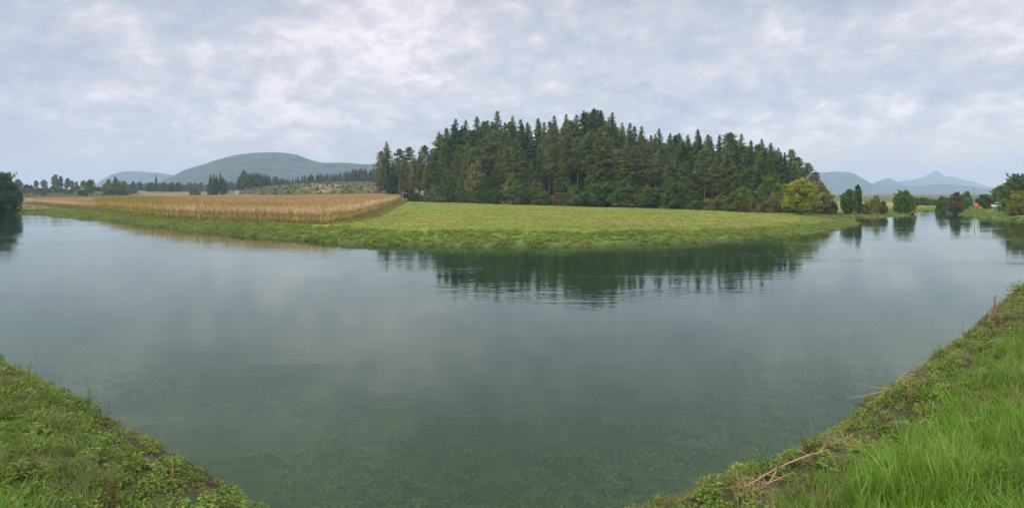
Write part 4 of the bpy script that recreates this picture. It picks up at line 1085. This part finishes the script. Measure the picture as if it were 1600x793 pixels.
for i, dx, dy, dz in ((3, .18, -.1, -.12), (4, -.3, .1, .04), (5, .3, .12, .02), (6, .34, .2, -.02), (2, .26, -.22, -.02), (7, .25, .25, .05), (6, -.2, .22, .06)):
    p = np.array(pa[i]); mb.tube([p, p + np.array([dx, dy, dz]) * .6, p + np.array([dx, dy, dz]) + [0, 0, .03]], [.006, .005, .002], 5)
o = obj('fallen_branch', mb.mesh('fallen_branch', M['straw'], True)); o.location = (x0, y0, 0); tag(o, 'long thin dry branch lying along the lower right water edge', 'branch')
stalks(1215, 764, [[(-.2, -.1, .10), (0, 0, .12), (.24, .05, .2)], [(-.15, -.05, .06), (0, .05, .2), (.02, .1, .28)]], .014, 'short pale forked stick under the long dry branch', 'forked_stick')
stalks(1352, 655, [[(-.3, -.3, .1), (0, 0, .16), (.5, .45, .34)]], .011, 'thin yellow green stem slanting up toward the small round bush', 'slanting_stem', M['bankherb'])
# dry grass heaps
for px, py, lab in ((1320, 700, 'heap of brown dry grass above the long dry branch'), (1455, 600, 'tangle of dry brown grass right of the broken stalks'), (1180, 768, 'dry grass tangle at the lower end of the long branch')):
    x, y = near_at(px, py)
    mb = MB(); n = 0
    o = obj('dry_grass_heap', blades(150, .30, .005, .30, 1.8, M['straw'], 'dry_grass_heap', 4)); o.location = (x, y, gz(x, y)); o.rotation_euler = (0, 0, 1.1); o.scale = (1, 1, .5)
    tag(o, lab, 'dry grass')
# washed up branches at the leaning tree
D = 153; mb = MB()
for pts in ([(-1.2, 0, .1), (-.2, .1, .9), (.9, 0, 1.1)], [(.2, 0, -.2), (.6, .1, .6), (1.0, 0, 1.2)], [(.3, 0, -.2), (0, 0, .4), (-.5, .1, .9)], [(.4, .1, 0), (1.4, .2, .5), (2.2, .1, .4)]):
    mb.tube(pts, [.06, .045, .02], 6)
o = obj('driftwood', mb.mesh('driftwood', M['pale'], True)); o.location = (AX(1428, D), D, -.05); tag(o, 'bleached driftwood branches in the water at the foot of the round tree on the spit', 'driftwood')

# ------------------------------------------------------------------ haze
hz = MB(); hz.box(-6900, 6900, -6900, 7000, -9, 262)
m, nt, out = newmat('haze')
pv = node(nt, 'ShaderNodeVolumePrincipled'); pv.inputs['Color'].default_value = (.60, .80, 1.0, 1); pv.inputs['Density'].default_value = .00023; pv.inputs['Anisotropy'].default_value = .0
nt.links.new(pv.outputs[0], out.inputs[1])
tag(obj('haze', hz.mesh('haze', m)), kind='stuff')

# ------------------------------------------------------------------ sky, sun
SUN_EL, SUN_AZ = 34, 215            # behind the camera, to the left (azimuth clockwise from +Y)
wd = bpy.data.worlds.new('World'); bpy.context.scene.world = wd; wd.use_nodes = True
nt = wd.node_tree; nt.nodes.clear()
out = nt.nodes.new('ShaderNodeOutputWorld'); bg = nt.nodes.new('ShaderNodeBackground'); bg.inputs[1].default_value = .1
nt.links.new(bg.outputs[0], out.inputs[0])
skyt = nt.nodes.new('ShaderNodeTexSky'); skyt.sky_type = 'NISHITA'; skyt.sun_disc = False; skyt.sun_elevation = R(SUN_EL); skyt.sun_rotation = R(SUN_AZ)
tc = nt.nodes.new('ShaderNodeTexCoord'); sp = nt.nodes.new('ShaderNodeSeparateXYZ'); nt.links.new(tc.outputs['Generated'], sp.inputs[0])
zz = math_(nt, 'MAXIMUM', sp.outputs[2], 0.0)
den = math_(nt, 'ADD', zz, .42)
cb = nt.nodes.new('ShaderNodeCombineXYZ')
nt.links.new(math_(nt, 'DIVIDE', sp.outputs[0], den), cb.inputs[0]); nt.links.new(math_(nt, 'DIVIDE', sp.outputs[1], den), cb.inputs[1])
def cl(sc, det, rough, off, dist=0.0, st=(1, 1, 1)):
    mp = nt.nodes.new('ShaderNodeMapping'); mp.inputs['Location'].default_value = off; mp.inputs['Scale'].default_value = st; mp.inputs['Rotation'].default_value = (0, 0, .35)
    nt.links.new(cb.outputs[0], mp.inputs[0])
    n = nt.nodes.new('ShaderNodeTexNoise'); n.inputs['Scale'].default_value = sc; n.inputs['Detail'].default_value = det; n.inputs['Roughness'].default_value = rough; n.inputs['Distortion'].default_value = dist
    nt.links.new(mp.outputs[0], n.inputs['Vector']); return n.outputs[0]
big = cl(1.5, 3, .5, (3.1, 1.7, 0), .4)
medm = cl(5.0, 8, .58, (1.3, 8.2, 0), .5, (1, 1.0, 1))
fine = cl(15.0, 6, .6, (4.4, 2.2, 0), .2, (1, 1.0, 1))
f = math_(nt, 'ADD', math_(nt, 'ADD', math_(nt, 'MULTIPLY', big, .36), math_(nt, 'MULTIPLY', medm, .40)), math_(nt, 'MULTIPLY', fine, .26))
cloud = ramp(nt, f, [(.36, (4.7, 5.3, 6.5)), (.46, (6.2, 6.5, 7.6)), (.53, (7.9, 7.6, 8.4)), (.62, (11.4, 10.4, 10.7))])
# smooth pale pinkish band low over the horizon
hb = nt.nodes.new('ShaderNodeMapRange'); hb.interpolation_type = 'SMOOTHSTEP'
nt.links.new(zz, hb.inputs[0]); hb.inputs[1].default_value = .0; hb.inputs[2].default_value = .11; hb.inputs[3].default_value = .88; hb.inputs[4].default_value = 0.0
hx = nt.nodes.new('ShaderNodeMapRange'); nt.links.new(sp.outputs[0], hx.inputs[0]); hx.inputs[1].default_value = -.6; hx.inputs[2].default_value = .6
hcol = mixc(nt, hx.outputs[0], (9.4, 7.6, 7.2), (12.6, 9.6, 8.4))
cloud = mixc(nt, hb.outputs[0], cloud, hcol)
# overcast sky brightest overhead; dim band added above the view to darken water reflections
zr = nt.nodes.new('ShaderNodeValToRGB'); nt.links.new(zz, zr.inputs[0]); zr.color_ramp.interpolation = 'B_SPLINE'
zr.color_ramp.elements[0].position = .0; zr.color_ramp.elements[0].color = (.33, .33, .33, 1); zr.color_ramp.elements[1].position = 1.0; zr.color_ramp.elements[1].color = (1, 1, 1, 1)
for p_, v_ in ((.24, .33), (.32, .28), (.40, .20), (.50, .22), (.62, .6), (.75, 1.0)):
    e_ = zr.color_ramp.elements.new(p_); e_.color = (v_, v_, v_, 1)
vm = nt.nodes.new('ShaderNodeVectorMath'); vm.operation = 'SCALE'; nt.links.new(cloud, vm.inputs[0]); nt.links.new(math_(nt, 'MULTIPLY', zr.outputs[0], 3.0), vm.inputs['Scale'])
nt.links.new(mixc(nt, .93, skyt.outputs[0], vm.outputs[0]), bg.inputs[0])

sl = bpy.data.lights.new('sun', 'SUN'); sl.energy = 1.5; sl.angle = R(10); sl.color = (1, .90, .74)
so = bpy.data.objects.new('sun', sl); C.objects.link(so)
sd = Vector((math.sin(R(SUN_AZ)) * math.cos(R(SUN_EL)), math.cos(R(SUN_AZ)) * math.cos(R(SUN_EL)), math.sin(R(SUN_EL))))
so.rotation_euler = sd.to_track_quat('Z', 'Y').to_euler()

# ------------------------------------------------------------------ camera, render settings
cam = bpy.data.cameras.new('camera'); co = bpy.data.objects.new('camera', cam); C.objects.link(co)
co.location = (0, 0, EYE); co.rotation_euler = (R(90), 0, 0)
cam.sensor_width = 36; cam.lens = 36 * F / 1600; cam.shift_y = -(793 / 2 - HY) / 1600
cam.clip_start = .1; cam.clip_end = 30000
sc = bpy.context.scene
sc.camera = co
sc.view_settings.view_transform = 'Standard'; sc.view_settings.look = 'None'; sc.view_settings.exposure = 0; sc.view_settings.gamma = 1
sc.render.engine = 'CYCLES'
sc.cycles.max_bounces = 6; sc.cycles.diffuse_bounces = 3; sc.cycles.glossy_bounces = 2; sc.cycles.transmission_bounces = 3; sc.cycles.volume_bounces = 2; sc.cycles.transparent_max_bounces = 12
sc.cycles.use_denoising = True
sc.cycles.sample_clamp_indirect = 4
